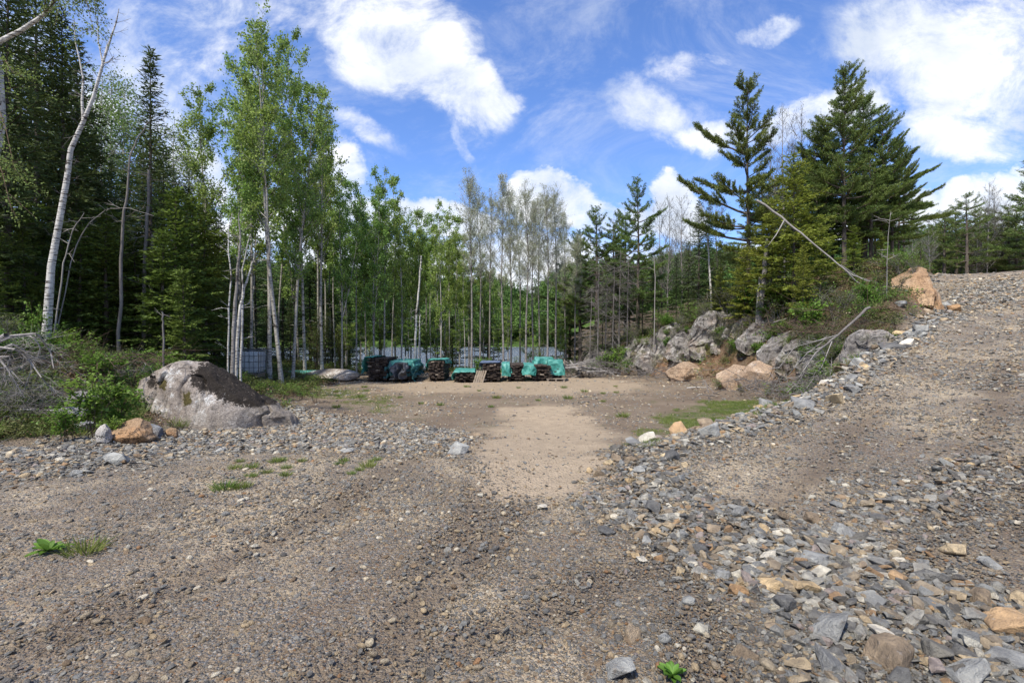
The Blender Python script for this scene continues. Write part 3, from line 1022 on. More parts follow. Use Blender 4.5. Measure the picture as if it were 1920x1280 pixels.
STONE_ME = {}
for k in range(16):
    flat = k % 3
    dims = [(1, .75, .5), (1, .68, .26), (1, .85, .62)][flat]
    for mt in ('blue_grey', 'dark', 'brown', 'tan', 'rust', 'pale'):
        STONE_ME[(k, mt)] = hull_data('stone', 'stone_' + mt, 100 + k, dims, 13 + k % 5, .022, .62, rough=.035)
SHAPE = ['blocky', 'flat', 'chunky']
STONES = []          # (x, y, size)


def place_stone(x, y, size, k, mt, rng, sink=.32, zone=''):
    z = H1(x, y)
    o = bpy.data.objects.new('stone', STONE_ME[(k, mt)])
    COL.objects.link(o)
    hh = [.55, .32, .7][k % 3] * size
    o.scale = (size, size * rng.uniform(.8, 1.1), size * rng.uniform(.85, 1.15))
    o.rotation_euler = (rng.normal() * .28, rng.normal() * .28, rng.uniform(0, 6.28))
    o.location = (x, y, z + hh * (.5 - sink))
    STONES.append((x, y, size))
    return o


def stones_individual():
    rng = RS(5)
    zonespec = [
        # name, polygon, how many, min size, max size
        ('in the rubble heap at the lower right', RUB1, 150, .07, .30),
        ('in the loose stones beyond that heap', RUB3, 22, .07, .20),
        ('in the stone bank by the mossy boulder', RUB2, 52, .09, .34),
    ]
    rows = []
    hand = [(1567, 1190, .34, 0, 'blue_grey'), (1665, 1240, .36, 3, 'brown'), (1660, 1195, .22, 6, 'pale'), (1470, 1140, .26, 9, 'dark'), (1500, 1105, .40, 1, 'tan'), (1450, 1100, .30, 4, 'tan'),
            (1385, 1115, .16, 2, 'rust'), (1415, 1110, .15, 12, 'dark'), (1190, 1200, .16, 5, 'brown'), (1245, 1205, .11, 8, 'blue_grey'), (1315, 1185, .12, 11, 'pale'), (1170, 1270, .24, 0, 'blue_grey'),
            (1400, 1235, .17, 7, 'brown'), (1790, 1035, .34, 10, 'tan'), (1530, 1050, .34, 4, 'blue_grey'), (1440, 1045, .22, 7, 'pale'), (1140, 1000, .26, 1, 'dark'), (1205, 1005, .2, 4, 'brown'),
            (1018, 955, .16, 0, 'pale'), (1290, 1130, .12, 3, 'blue_grey'), (1890, 1180, .3, 14, 'rust'), (1900, 1245, .34, 10, 'blue_grey'), (1820, 1270, .28, 6, 'blue_grey'), (1720, 1165, .22, 9, 'dark'),
            (1840, 1130, .22, 3, 'brown'), (1635, 1130, .2, 12, 'blue_grey'), (1760, 1230, .22, 15, 'dark'), (1860, 1060, .2, 4, 'blue_grey'), (1605, 1060, .24, 1, 'brown')]
    for px, py, s, k, mt in hand:
        x, y, z = gpt(px, py)
        rows.append((x, y, s * .82, k, mt, 'in the rubble heap at the lower right'))
    for zn, poly, n, smin, smax in zonespec:
        P = np.array(poly)
        got = 0; tries = 0
        while got < n and tries < 20000:
            tries += 1
            x = rng.uniform(P[:, 0].min(), P[:, 0].max()); y = rng.uniform(P[:, 1].min(), P[:, 1].max())
            if abs(x / y) > 1.02 or poly_sd(np.array([x]), np.array([y]), poly)[0] < -.15:
                continue
            s = min(smin * rng.uniform(.0001, 1) ** (-1 / 2.0), smax)
            # larger stones lie nearer the lower right corner of the heap
            if zn.startswith('in the rubble heap'):
                if s > .12 + .1 * max(0, x - .6):
                    s = .12
                if rng.uniform() > .35 + .3 * (x - .4):
                    continue
            if any((x - r[0]) ** 2 + (y - r[1]) ** 2 < ((s + r[2]) * .42) ** 2 for r in rows):
                continue
            k = rng.randint(16)
            mt = rng.choice(['blue_grey', 'dark', 'brown', 'tan', 'rust', 'pale'], p=[.30, .15, .22, .14, .06, .13])
            rows.append((x, y, s, k, mt, zn)); got += 1
    # the row of stones that edges the road
    xs = np.sort(rng.uniform(1.4, 17.5, 78))
    for x in xs:
        y = np.interp(x, EDGE_X, EDGE_Y)
        s = float(np.clip(.19 * rng.uniform(.12, 1) ** (-.62), .14, .46)) * (.8 if x < 4 else 1.0) * (1.0 if x < 9 else 1.2)
        off = rng.normal() * .34
        k = rng.randint(16)
        mt = rng.choice(['blue_grey', 'dark', 'brown', 'tan', 'rust', 'pale'], p=[.42, .12, .16, .11, .05, .14])
        xx, yy = x - off * .6 + rng.uniform(-.1, .1), y + off * .7 - .05
        rows.append((xx, yy, s, k, mt, 'in the stone edging of the road'))
    by = {}
    for r in rows:
        key = (r[4], r[3] % 3, r[5])
        by.setdefault(key, []).append(r)
    words = dict(blue_grey='blue-grey', dark='dark grey', brown='brown-grey', tan='tan', rust='rust-orange', pale='pale')
    for (mt, sh, zn), L in by.items():
        L.sort(key=lambda r: -r[2])
        for i, r in enumerate(L):
            o = place_stone(r[0], r[1], r[2], r[3], mt, rng)
            lab = f"{ordw(i)}largest {SHAPE[sh]} {words[mt]} stone {zn}"
            prop(o, label=lab, cat='stone', group='stones ' + zn)


stones_individual()


# ------------------------------------------------------------------ gravel (nobody could count it)
def scatter(name, P, rot, scl, idx, coll, label, cat):
    """one object whose loose pieces are laid by a node tree on measured points"""
    me = bpy.data.meshes.new(name)
    me.vertices.add(len(P))
    me.vertices.foreach_set('co', np.asarray(P, np.float32).ravel())
    for nm, typ, dat in (('rot', 'FLOAT_VECTOR', rot), ('scl', 'FLOAT_VECTOR', scl)):
        a = me.attributes.new(nm, typ, 'POINT'); a.data.foreach_set('vector', np.asarray(dat, np.float32).ravel())
    a = me.attributes.new('idx', 'INT', 'POINT'); a.data.foreach_set('value', np.asarray(idx, np.int32))
    o = bpy.data.objects.new(name, me)
    COL.objects.link(o)
    ng = bpy.data.node_groups.new(name, 'GeometryNodeTree')
    ng.interface.new_socket('Geometry', in_out='INPUT', socket_type='NodeSocketGeometry')
    ng.interface.new_socket('Geometry', in_out='OUTPUT', socket_type='NodeSocketGeometry')
    gi = ng.nodes.new('NodeGroupInput'); go = ng.nodes.new('NodeGroupOutput')
    ci = ng.nodes.new('GeometryNodeCollectionInfo')
    ci.inputs['Collection'].default_value = coll
    ci.inputs['Separate Children'].default_value = True
    ci.inputs['Reset Children'].default_value = True
    ip = ng.nodes.new('GeometryNodeInstanceOnPoints')
    ip.inputs['Pick Instance'].default_value = True

    def named(nm, typ):
        n_ = ng.nodes.new('GeometryNodeInputNamedAttribute'); n_.data_type = typ
        n_.inputs['Name'].default_value = nm
        return n_.outputs[0]
    ng.links.new(gi.outputs[0], ip.inputs['Points'])
    ng.links.new(ci.outputs[0], ip.inputs['Instance'])
    ng.links.new(named('idx', 'INT'), ip.inputs['Instance Index'])
    e2r = ng.nodes.new('FunctionNodeEulerToRotation')
    ng.links.new(named('rot', 'FLOAT_VECTOR'), e2r.inputs[0])
    ng.links.new(e2r.outputs[0], ip.inputs['Rotation'])
    ng.links.new(named('scl', 'FLOAT_VECTOR'), ip.inputs['Scale'])
    ng.links.new(ip.outputs[0], go.inputs[0])
    md = o.modifiers.new('scatter', 'NODES'); md.node_group = ng
    return prop(o, label=label, cat=cat, kind='stuff')


def variants(name, meshes):
    c = bpy.data.collections.new(name)
    for i, me in enumerate(meshes):
        c.objects.link(bpy.data.objects.new(f"{name}_{i:02d}", me))
    return c


def stone_variants(name, mat, n, level, seed, rounded=0.0, flat=(.3, .75)):
    L = []
    rng = RS(seed)
    for k in range(n):
        if not rounded:
            L.append(hull_data(name, mat, seed + k, (1, rng.uniform(.5, .9), rng.uniform(*flat)), 11 + k % 5, 0, .65))
            continue
        v, f = rock_verts(seed + k, level, (1, rng.uniform(.6, .9), rng.uniform(*flat)), 6, .04, rounded=rounded * .6)
        L.append(MB().add(v, f).data(name, MAT[mat], True))
    return variants(name, L)


V_ANG = stone_variants('chip', 'stone_mixed', 24, 2, 300, 0, (.2, .6))
V_PEB = stone_variants('pebble', 'stone_pebble', 10, 2, 400, .5, (.45, .8))


def gravel():
    rng = RS(77)
    n = 620000
    d = np.exp(rng.uniform(math.log(1.9), math.log(50), n))
    th = rng.uniform(-.86, .86, n)
    x = d * np.sin(th); y = d * np.cos(th)
    Z = zones(x, y)
    nz = vn(x * .8, y * .8, 91); nz2 = vn(x * 2.7, y * 2.7, 92)
    s = edge_s(x, y)
    road = sstep(s, 0, .3)
    base = .07 + .85 * nz * nz2 + .40 * sstep(vn(x * .42 + 3, y * .6, 95), .45, .75)
    near = (1 - sstep(y, 4.0, 6.5)) * (1 - sstep(x, .3, 1.6))
    base = base * (1 - .45 * near)
    w = base * (1 - Z['yard'] * .75) * (1 - Z['floor'] * .93) + Z['rub'] * (.45 + .55 * sstep(nz + .5 * nz2, .4, .9)) * np.where(x < -.5, .75, 1)
    w = w * (1 - .65 * Z['rut'])
    w = w * (1 - .86 * Z['path']) * (1 - .8 * Z['strip']) * (1 - .7 * Z['grass'])
    w = np.where(y > 31, w * .3, w)
    keep = rng.uniform(size=n) < w
    x, y, d = x[keep], y[keep], d[keep]
    Zr = Z['rub'][keep]; nzz = (nz * nz2)[keep]
    n = len(x)
    smin = (.0021 + .0007 * Zr) * d + .0022
    size = smin * rng.uniform(.0003, 1, n) ** (-1 / (2.2 - .45 * Zr))
    cap = np.where(Zr > .5, np.where(x < -.5, .10, .09 + .03 * np.clip(x - .5, 0, 2)) + .004 * d, .05 + .005 * d)
    size = np.where(size > cap, cap * rng.uniform(.25, 1, n), size)
    z = height(x, y)
    # keep clear of the large single stones only by lying lower
    ang = rng.uniform(size=n) < (.66 + .3 * Zr + .12 * (x > 0) - .32 * near[keep])
    flat = rng.uniform(.7, 1.15, (n, 3)) * size[:, None]
    rot = np.stack([rng.normal(size=n) * .3, rng.normal(size=n) * .3, rng.uniform(0, 6.28, n)], -1)
    P = np.stack([x, y, z + size * rng.uniform(-.10, .16, n) + Zr * size * .06], -1)
    for m_, coll, nm, lb, nv in ((ang, V_ANG, 'gravel', 'loose angular gravel and rubble covering the clearing and the road', 24), (~ang, V_PEB, 'pebbles', 'rounded pebbles strewn over the dirt of the clearing', 10)):
        idx = rng.randint(0, nv, m_.sum())
        scatter(nm, P[m_], rot[m_], flat[m_], idx, coll, lb, 'gravel')
    print('gravel pieces', n)


gravel()


# ------------------------------------------------------------------ trees
def bend_path(H, rng, wob=.02, lean=(0, 0), n=14):
    t = np.linspace(0, 1, n)
    a, b = rng.uniform(0, 6.28, 2)
    x = lean[0] * t * H + wob * H * np.sin(t * 3.1 + a) * t * .5 + wob * H * .25 * np.sin(t * 9 + b) * t
    y = lean[1] * t * H + wob * H * np.sin(t * 2.6 + b) * t * .5
    return np.stack([x, y, t * H], -1), t


def along(path, t, s):
    return np.stack([np.interp(s, t, path[:, k]) for k in range(3)], -1)


def aspen_mesh(seed, H=18.0, cb=.42, spread=1.7, nb=34, leaves=6500, lsize=.085, r0=.10, bark='bark_aspen', leaf='leaf_aspen', lean=(0, 0), up=.9, clump=.14, twigmat='twig_grey', twn=9, stubs=8, fork=False, asym=0):
    rng = RS(seed)
    tr, cr = MB(), MB()
    path, t = bend_path(H, rng, .025, lean, 18)
    tube(tr, path, np.maximum(r0 * (1 - t) ** .75, .012) * (1 + .35 * np.exp(-t * 40)), 8)
    P = []
    path0 = path
    if fork:
        fh = cb * .8
        p0 = along(path, t, np.array([fh]))[0]
        az = rng.uniform(0, 6.28)
        tt = np.linspace(0, 1, 12)
        Lk = (1 - fh) * H * .82
        path2 = p0 + np.stack([np.cos(az) * Lk * (.16 * tt ** .7), np.sin(az) * Lk * (.16 * tt ** .7), Lk * tt], -1) + np.cumsum(rng.normal(size=(12, 3)) * .03, 0)
        path2[0] = p0
        tube(tr, path2, np.maximum(r0 * (1 - fh) * .75 * (1 - tt) ** .8, .01), 7)
        path2 = np.stack([np.interp(t, fh + (1 - fh) * tt, path2[:, k]) for k in range(3)], -1)
    hs = cb + (1 - cb) * np.sort(rng.uniform(0, .97, nb))
    for i, h in enumerate(hs):
        az = i * 2.4 + rng.uniform(-.5, .5)
        q = (h - cb) / (1 - cb)
        L = spread * (math.sin(math.pi * min(1, .22 + q * .72)) ** .8) * rng.uniform(.55, 1.2)
        if asym: L *= 1 + asym * math.cos(az)
        p0 = along(path2 if (fork and i % 2 and h > cb * .8 + .06) else path, t, np.array([h]))[0]
        u = np.linspace(0, 1, 6)
        el0 = up * rng.uniform(.75, 1.2)
        el = el0 + (.35) * u
        dirh = np.array([math.cos(az), math.sin(az), 0])
        seg = np.stack([dirh[0] * np.cos(el), dirh[1] * np.cos(el), np.sin(el)], -1) + rng.normal(size=(6, 3)) * .12
        bp = p0 + np.concatenate([[np.zeros(3)], np.cumsum(seg[:-1] * L / 5, 0)])
        rb = max(.010, r0 * (1 - h) ** .8 * .45)
        tube(tr, bp, rb * (1 - u * .8), 4)
        nt = max(3, int(twn * L / spread) + 1)
        for k in range(nt):
            s_ = rng.uniform(.25, 1.0)
            q0 = along(bp, u, np.array([s_]))[0]
            dv = unit(seg[min(5, int(s_ * 5))] + rng.normal(size=3) * .65 + np.array([0, 0, .15]))
            tl = L * rng.uniform(.22, .48)
            q1 = q0 + dv * tl * .5 + rng.normal(size=3) * .04; q2 = q0 + dv * tl + np.array([0, 0, .05])
            tube(cr, [q0, q1, q2], [.009, .007, .004], 3, 1)
            P.append((q0, q1, q2))
    for k in range(stubs):
        h = rng.uniform(.12, cb)
        p0 = along(path, t, np.array([h]))[0]
        az = rng.uniform(0, 6.28); L = rng.uniform(.25, .9)
        dv = np.array([math.cos(az), math.sin(az), rng.uniform(-.1, .6)])
        tube(tr, [p0, p0 + dv * L * .5, p0 + dv * L + np.array([0, 0, -.08])], [.014, .009, .004], 3)
    # leaves sit round the twigs, so crowns stay in clumps with gaps
    m_ = len(P)
    Q = np.array(P)
    wt = rng.gamma(1.3, 1, m_); wt /= wt.sum()
    ix = rng.choice(m_, leaves, p=wt)
    s_ = rng.uniform(.1, 1.05, leaves)[:, None]
    base = np.where(s_ < .5, Q[ix, 0] + (Q[ix, 1] - Q[ix, 0]) * s_ * 2, Q[ix, 1] + (Q[ix, 2] - Q[ix, 1]) * (s_ - .5) * 2)
    base = base + rng.normal(size=(leaves, 3)) * clump
    D = rng.normal(size=(leaves, 3)) + np.array([0, 0, -.5]); N_ = rng.normal(size=(leaves, 3))
    sz = lsize * rng.uniform(.65, 1.3, leaves)
    cards(cr, base, D, N_, sz, sz * .9, 0)
    return tr.data('trunk', MAT[bark], True), cr.data('crown', [MAT[leaf], MAT[twigmat]])


def spruce_mesh(seed, H=14.0, cb=.12, rad=1.9, nb=150, droop=.35, needle='needle_spruce', dens=1.0, bw=.055, bl=.24, power=.85, bare=.3, r0=.13, step=.16):
    rng = RS(seed)
    tr, cr = MB(), MB()
    path, t = bend_path(H, rng, .008)
    tube(tr, path, np.maximum(r0 * (1 - t) ** .9, .012) * (1 + .3 * np.exp(-t * 30)), 8)
    PP, DD, LL = [], [], []
    q = np.linspace(0, 1, nb) ** .92
    hs = cb + (1 - cb) * q * .985
    for i, h in enumerate(hs):
        az = i * 2.399 + rng.uniform(-.3, .3)
        qq = (h - cb) / (1 - cb)
        if rng.uniform() < .12 * (1 - qq): continue
        L = rad * ((1 - qq) ** power) * min(1, .55 + qq * 3) * rng.uniform(.42, 1.2) * (.72 + .56 * float(vn(np.array([az * 1.3]), np.array([h * 9.0]), seed)[0])) + .10
        p0 = along(path, t, np.array([h]))[0]
        n = 7
        u = np.linspace(0, 1, n)
        el = (.25 + .5 * qq) * rng.uniform(.3, 1.4) - droop * (1 - qq) * 2.0 * u * (1.1 - u * .8) - .1
        dirh = np.array([math.cos(az), math.sin(az)])
        seg = np.stack([dirh[0] * np.cos(el), dirh[1] * np.cos(el), np.sin(el)], -1)
        bp = p0 + np.concatenate([[np.zeros(3)], np.cumsum(seg[:-1] * L / (n - 1), 0)])
        tube(tr, bp, (.012 + .008 * L) * (1 - u * .8), 3)
        s0 = bare * (1 - qq) * .8
        m_ = max(3, int(L / step * dens))
        S = np.linspace(max(s0, .04), 1.0, m_)
        for side in (-1, 1):
            b0 = along(bp, u, S)
            tl = (L * .34 * (1.05 - S) + .12) * rng.uniform(.6, 1.3, m_)
            sd_ = np.stack([-dirh[1] * side * np.ones(m_), dirh[0] * side * np.ones(m_), np.zeros(m_)], -1)
            fw = np.stack([np.interp(S, u, seg[:, k]) for k in range(3)], -1)
            dv = unit(sd_ * .85 + fw * .75 + rng.normal(size=(m_, 3)) * .22 + np.array([0, 0, -.18]))
            kk = np.maximum(1, np.ceil(tl / (bl * .55)).astype(int))
            for a in range(int(kk.max())):
                sel = kk > a
                PP.append((b0 + dv * (a * bl * .5))[sel]); DD.append((dv + rng.normal(size=dv.shape) * .18)[sel]); LL.append(np.full(sel.sum(), bl) * rng.uniform(.8, 1.2, sel.sum()))
        # along the limb itself
        b0 = along(bp, u, S); fw = np.stack([np.interp(S, u, seg[:, k]) for k in range(3)], -1)
        PP.append(b0); DD.append(fw + rng.normal(size=fw.shape) * .25); LL.append(np.full(len(S), bl))
    P = np.concatenate(PP); D = np.concatenate(DD); L = np.concatenate(LL)
    n = len(P)
    N1 = rng.normal(size=(n, 3)) * .55 + np.array([0, 0, 1])
    cards(cr, P, D, N1, L, bw * rng.uniform(.8, 1.5, n), 0, .4)
    # needles that stand off each twig
    k2 = rng.choice(n, int(n * 1.1))
    cards(cr, P[k2] + unit(D[k2]) * (L[k2] * rng.uniform(.1, .8, len(k2)))[:, None], D[k2] * .6 + rng.normal(size=(len(k2), 3)) * .55, rng.normal(size=(len(k2), 3)), bl * .42, bw * .55, 0, .4)
    return tr.data('trunk', MAT['bark_conifer'], True), cr.data('crown', MAT[needle])


def pine_mesh(seed, H=15.0, cb=.3, rad=3.2, nb=42, needle='needle_pine', r0=.19, wind=(0, 0), tl=.17, tuft=11, irregular=.45, top=.5, nsec=1.0, lowdead=8):
    rng = RS(seed)
    tr, cr = MB(), MB()
    path, t = bend_path(H, rng, .012)
    tube(tr, path, np.maximum(r0 * (1 - t) ** .85, .015) * (1 + .3 * np.exp(-t * 30)), 9)
    TP, TD = [], []
    # whorls
    nw = max(5, nb // 4)
    hs = []
    for w_ in range(nw):
        h = cb + (1 - cb) * ((w_ + .4) / nw) ** .95 * .97
        for k in range(4):
            hs.append((h + rng.uniform(-.008, .008), k * 1.57 + w_ * .9 + rng.uniform(-.4, .4)))
    for h, az in hs:
        qq = np.clip((h - cb) / (1 - cb), 0, 1)
        L = rad * (1 - qq) ** .75 * (.6 + .4 * min(1, qq * 3 + .3)) * (1 + irregular * rng.uniform(-1, .8)) + .35
        wd = 1 + wind[0] * math.cos(az) + wind[1] * math.sin(az)
        L *= max(.35, wd) * (.62 + .75 * float(vn(np.array([az * 1.1 + 9]), np.array([h * 11.0]), seed)[0]))
        if rng.uniform() < .14: continue
        p0 = along(path, t, np.array([h]))[0]
        n = 8
        u = np.linspace(0, 1, n)
        el = (.12 + .75 * qq ** 1.3) + .45 * (u - .35) * (1 - .3 * qq) + rng.uniform(-.28, .22)
        seg = np.stack([math.cos(az) * np.cos(el), math.sin(az) * np.cos(el), np.sin(el)], -1) + rng.normal(size=(n, 3)) * .06
        seg[:, 0] += wind[0] * .3 * u
        bp = p0 + np.concatenate([[np.zeros(3)], np.cumsum(seg[:-1] * L / (n - 1), 0)])
        tube(tr, bp, (.018 + .014 * L) * (1 - u * .8), 4)
        m_ = max(5, int(L * 7.5 * nsec))
        for S in np.linspace(.28 if qq < .7 else .1, 1.0, m_):
            b0 = along(bp, u, np.array([S]))[0]
            fw = np.array([np.interp(S, u, seg[:, k]) for k in range(3)])
            side = rng.choice([-1, 1])
            sl = (L * .30 * (1.1 - S) + .22) * rng.uniform(.6, 1.3)
            dv = unit(np.array([-math.sin(az) * side, math.cos(az) * side, .12]) * rng.uniform(.4, 1.1) + fw * .9 + rng.normal(size=3) * .12)
            e = b0 + dv * sl
            tube(cr, [b0, (b0 + e) / 2 + [0, 0, -.02], e], [.012, .008, .004], 3, 1)
            kt = max(2, int(sl / .11))
            for a in np.linspace(.25, 1.0, kt):
                TP.append(b0 + dv * sl * a); TD.append(unit(dv + np.array([0, 0, .45])))
    for k in range(lowdead):
        h = rng.uniform(.1, cb + .15); p0 = along(path, t, np.array([h]))[0]
        az = rng.uniform(0, 6.28); L = rng.uniform(.5, 1.8)
        dv = np.array([math.cos(az), math.sin(az), -.15])
        tube(tr, [p0, p0 + dv * L * .6, p0 + dv * L + [0, 0, .1]], [.02, .012, .004], 3)
    TP = np.array(TP); TD = np.array(TD)
    n = len(TP)
    P = np.repeat(TP, tuft, 0) + rng.normal(size=(n * tuft, 3)) * .035
    D = np.repeat(TD, tuft, 0) * .9 + rng.normal(size=(n * tuft, 3)) * .62
    cards(cr, P, D, rng.normal(size=P.shape), tl * rng.uniform(.7, 1.25, len(P)), .034 * rng.uniform(.8, 1.4, len(P)), 0, .5)
    return tr.data('trunk', MAT['bark_conifer'], True), cr.data('crown', [MAT[needle], MAT['twig_brown']])


def far_wood():
    """the wood across the lake: one mass of crowns"""
    rng = RS(12)
    L = []
    for k in range(5):
        r = RS(900 + k)
        mb = MB()
        n = 1500
        if k < 3:
            c = r.normal(size=(26, 3)) * [.30, .30, .24] + [0, 0, .62]
            P = c[r.randint(26, size=n)] + r.normal(size=(n, 3)) * .085
        else:
            h = r.uniform(0, 1, n) ** .8
            a = r.uniform(0, 6.28, n)
            P = np.stack([np.cos(a) * (1 - h) * .28 * r.uniform(.6, 1, n), np.sin(a) * (1 - h) * .28 * r.uniform(.6, 1, n), .12 + h * .9], -1)
        cards(mb, P, r.normal(size=(n, 3)), r.normal(size=(n, 3)), .07, .07)
        tube(mb, [[0, 0, -.1], [0, 0, .6]], [.02, .012], 4)
        L.append(mb.data('far_tree', MAT['wood_far']))
    coll = variants('far_tree', L)
    n = 5200
    x = rng.uniform(-330, 260, n); y = rng.uniform(203, 470, n)
    k = np.abs(x / y) < 1.1
    # trees thin out on the sunlit clearing in the far slope
    k &= ~((np.abs(x / y - .04) < .035) & (y < 330) & (rng.uniform(size=n) < .8))
    x, y = x[k], y[k]; n = len(x)
    z = height(x, y)
    s = rng.uniform(7, 13, n)
    scatter('far_wood', np.stack([x, y, z - .3], -1), np.stack([0 * x, 0 * x, rng.uniform(0, 6.28, n)], -1), np.stack([s, s, s * rng.uniform(.9, 1.3, n)], -1), rng.randint(0, 5, n), coll,
            'green wooded hills across the lake', 'wood')


far_wood()

TREES = []
LIB = {}


def lib(kind):
    return LIB[kind]


def make_lib():
    LIB['aspen'] = [(aspen_mesh(s, 18, cb, sp, nb, lv, .125, r0, fork=s in (1, 5), clump=.12), 18) for s, cb, sp, nb, lv, r0 in
                    ((1, .34, 1.9, 42, 6500, .095), (2, .30, 1.5, 44, 6200, .085), (3, .46, 1.6, 36, 5200, .08), (4, .40, 1.3, 36, 5000, .07), (5, .26, 1.7, 46, 7000, .085), (7, .50, 1.4, 34, 4600, .065))]
    LIB['aspen_tall'] = [(aspen_mesh(s, 20, cb, sp, nb, lv, .12, r0, clump=.10, fork=s == 12), 20) for s, cb, sp, nb, lv, r0 in
                         ((11, .40, 2.5, 44, 8500, .12), (12, .44, 2.3, 42, 8000, .12), (13, .34, 2.4, 46, 8500, .11))]
    LIB['aspen_grey'] = [(aspen_mesh(s, 16, cb, sp, nb, lv * 2, .055, .085, 'bark_grey', 'leaf_pale', up=1.05, clump=.10, twn=11, twigmat='bark_grey'), 16) for s, cb, sp, nb, lv in
                         ((21, .42, 1.9, 56, 5200), (22, .50, 1.7, 50, 4200), (23, .46, 2.0, 56, 4800), (24, .38, 1.8, 56, 5200))]
    LIB['bare'] = [(aspen_mesh(s, 11, .22, 2.0, 40, 1100, .05, .07, 'bark_grey', 'leaf_pale', up=.85, clump=.10, twn=18), 11) for s in (31, 32)]
    LIB['birch_leafy'] = [(aspen_mesh(s, 14, .30, 2.3, 46, 8000, .09, .09, 'bark_birch', 'leaf_birch', up=.75, clump=.2, twn=12), 14) for s in (41, 42)]
    LIB['spruce'] = [(spruce_mesh(s, 14, .08, rd, nb), 14) for s, rd, nb in ((51, 2.1, 150), (52, 1.8, 150), (53, 2.4, 160))]
    LIB['spire'] = [(spruce_mesh(54, 14, .14, 1.7, 170, .30, power=1.05, bw=.05), 14)]
    LIB['cedar'] = [(spruce_mesh(s, 9, .04, 1.7, 120, .25, 'needle_cedar', 1.0, .085, .22, .6, .2), 9) for s in (61, 62)]
    LIB['hemlock'] = [(spruce_mesh(s, 10, .12, 2.5, 110, .30, 'needle_hemlock', 1.1, .07, .20, .65, .25, .10), 10) for s in (65, 66)]
    LIB['pine'] = [(pine_mesh(s, 14, cb, rd, nb, wind=w_), 14) for s, cb, rd, nb, w_ in ((71, .22, 2.7, 64, (.1, 0)), (72, .28, 2.5, 60, (.15, 0)), (73, .2, 2.9, 68, (0, .1)))]
    LIB['pine_big'] = [(pine_mesh(75, 16, .18, 3.5, 120, wind=(.12, 0), r0=.20, tuft=13, irregular=.7), 16), (pine_mesh(77, 16, .14, 3.6, 110, wind=(.35, 0), r0=.18, tuft=13, irregular=.8), 16)]
    LIB['pine_lone'] = [(pine_mesh(76, 15, .24, 3.6, 56, wind=(-.25, 0), r0=.18, irregular=.6, tuft=15, nsec=1.25), 15)]
    LIB['far_pine'] = [(pine_mesh(s, 12, .25, 2.5, 48, tuft=9, nsec=.8), 12) for s in (81, 82)]


make_lib()
CATN = dict(aspen='aspen', aspen_tall='aspen', aspen_grey='aspen', bare='bare tree', birch_leafy='birch', spruce='spruce', spire='spruce', cedar='cedar', hemlock='hemlock', pine='pine', pine_big='pine', pine_lone='pine', far_pine='pine')


def tree(kind, px, depth, top, zone, var=None, wide=1.0, label=None, rz=None, lean=(0, 0), dx=None):
    i = len(TREES)
    rng = RS(1000 + i)
    L = LIB[kind]
    (tm, cm), Hm = L[(var if var is not None else rng.randint(len(L))) % len(L)]
    x, y = (px - 960) / 960.0 * depth, depth
    z = H1(x, y)
    Ht = EYE + (632 - top) / 960.0 * depth - z
    s = Ht / Hm
    w_ = wide * (s ** (.6 if s > .45 else .85))
    e = empty(CATN[kind].replace(' ', '_') + ('' if 'tree' in CATN[kind] else '_tree'), (x, y, z - .06))
    e.scale = (w_, w_, s)
    e.rotation_euler = (lean[0], lean[1], rng.uniform(0, 6.28) if rz is None else rz)
    for nm, me in (('trunk', tm), ('crown', cm)):
        o = bpy.data.objects.new(nm, me)
        COL.objects.link(o)
        o.parent = e
    e['category'] = CATN[kind]
    TREES.append(dict(o=e, kind=kind, px=px, d=depth, zone=zone, label=label, h=Ht))
    return e


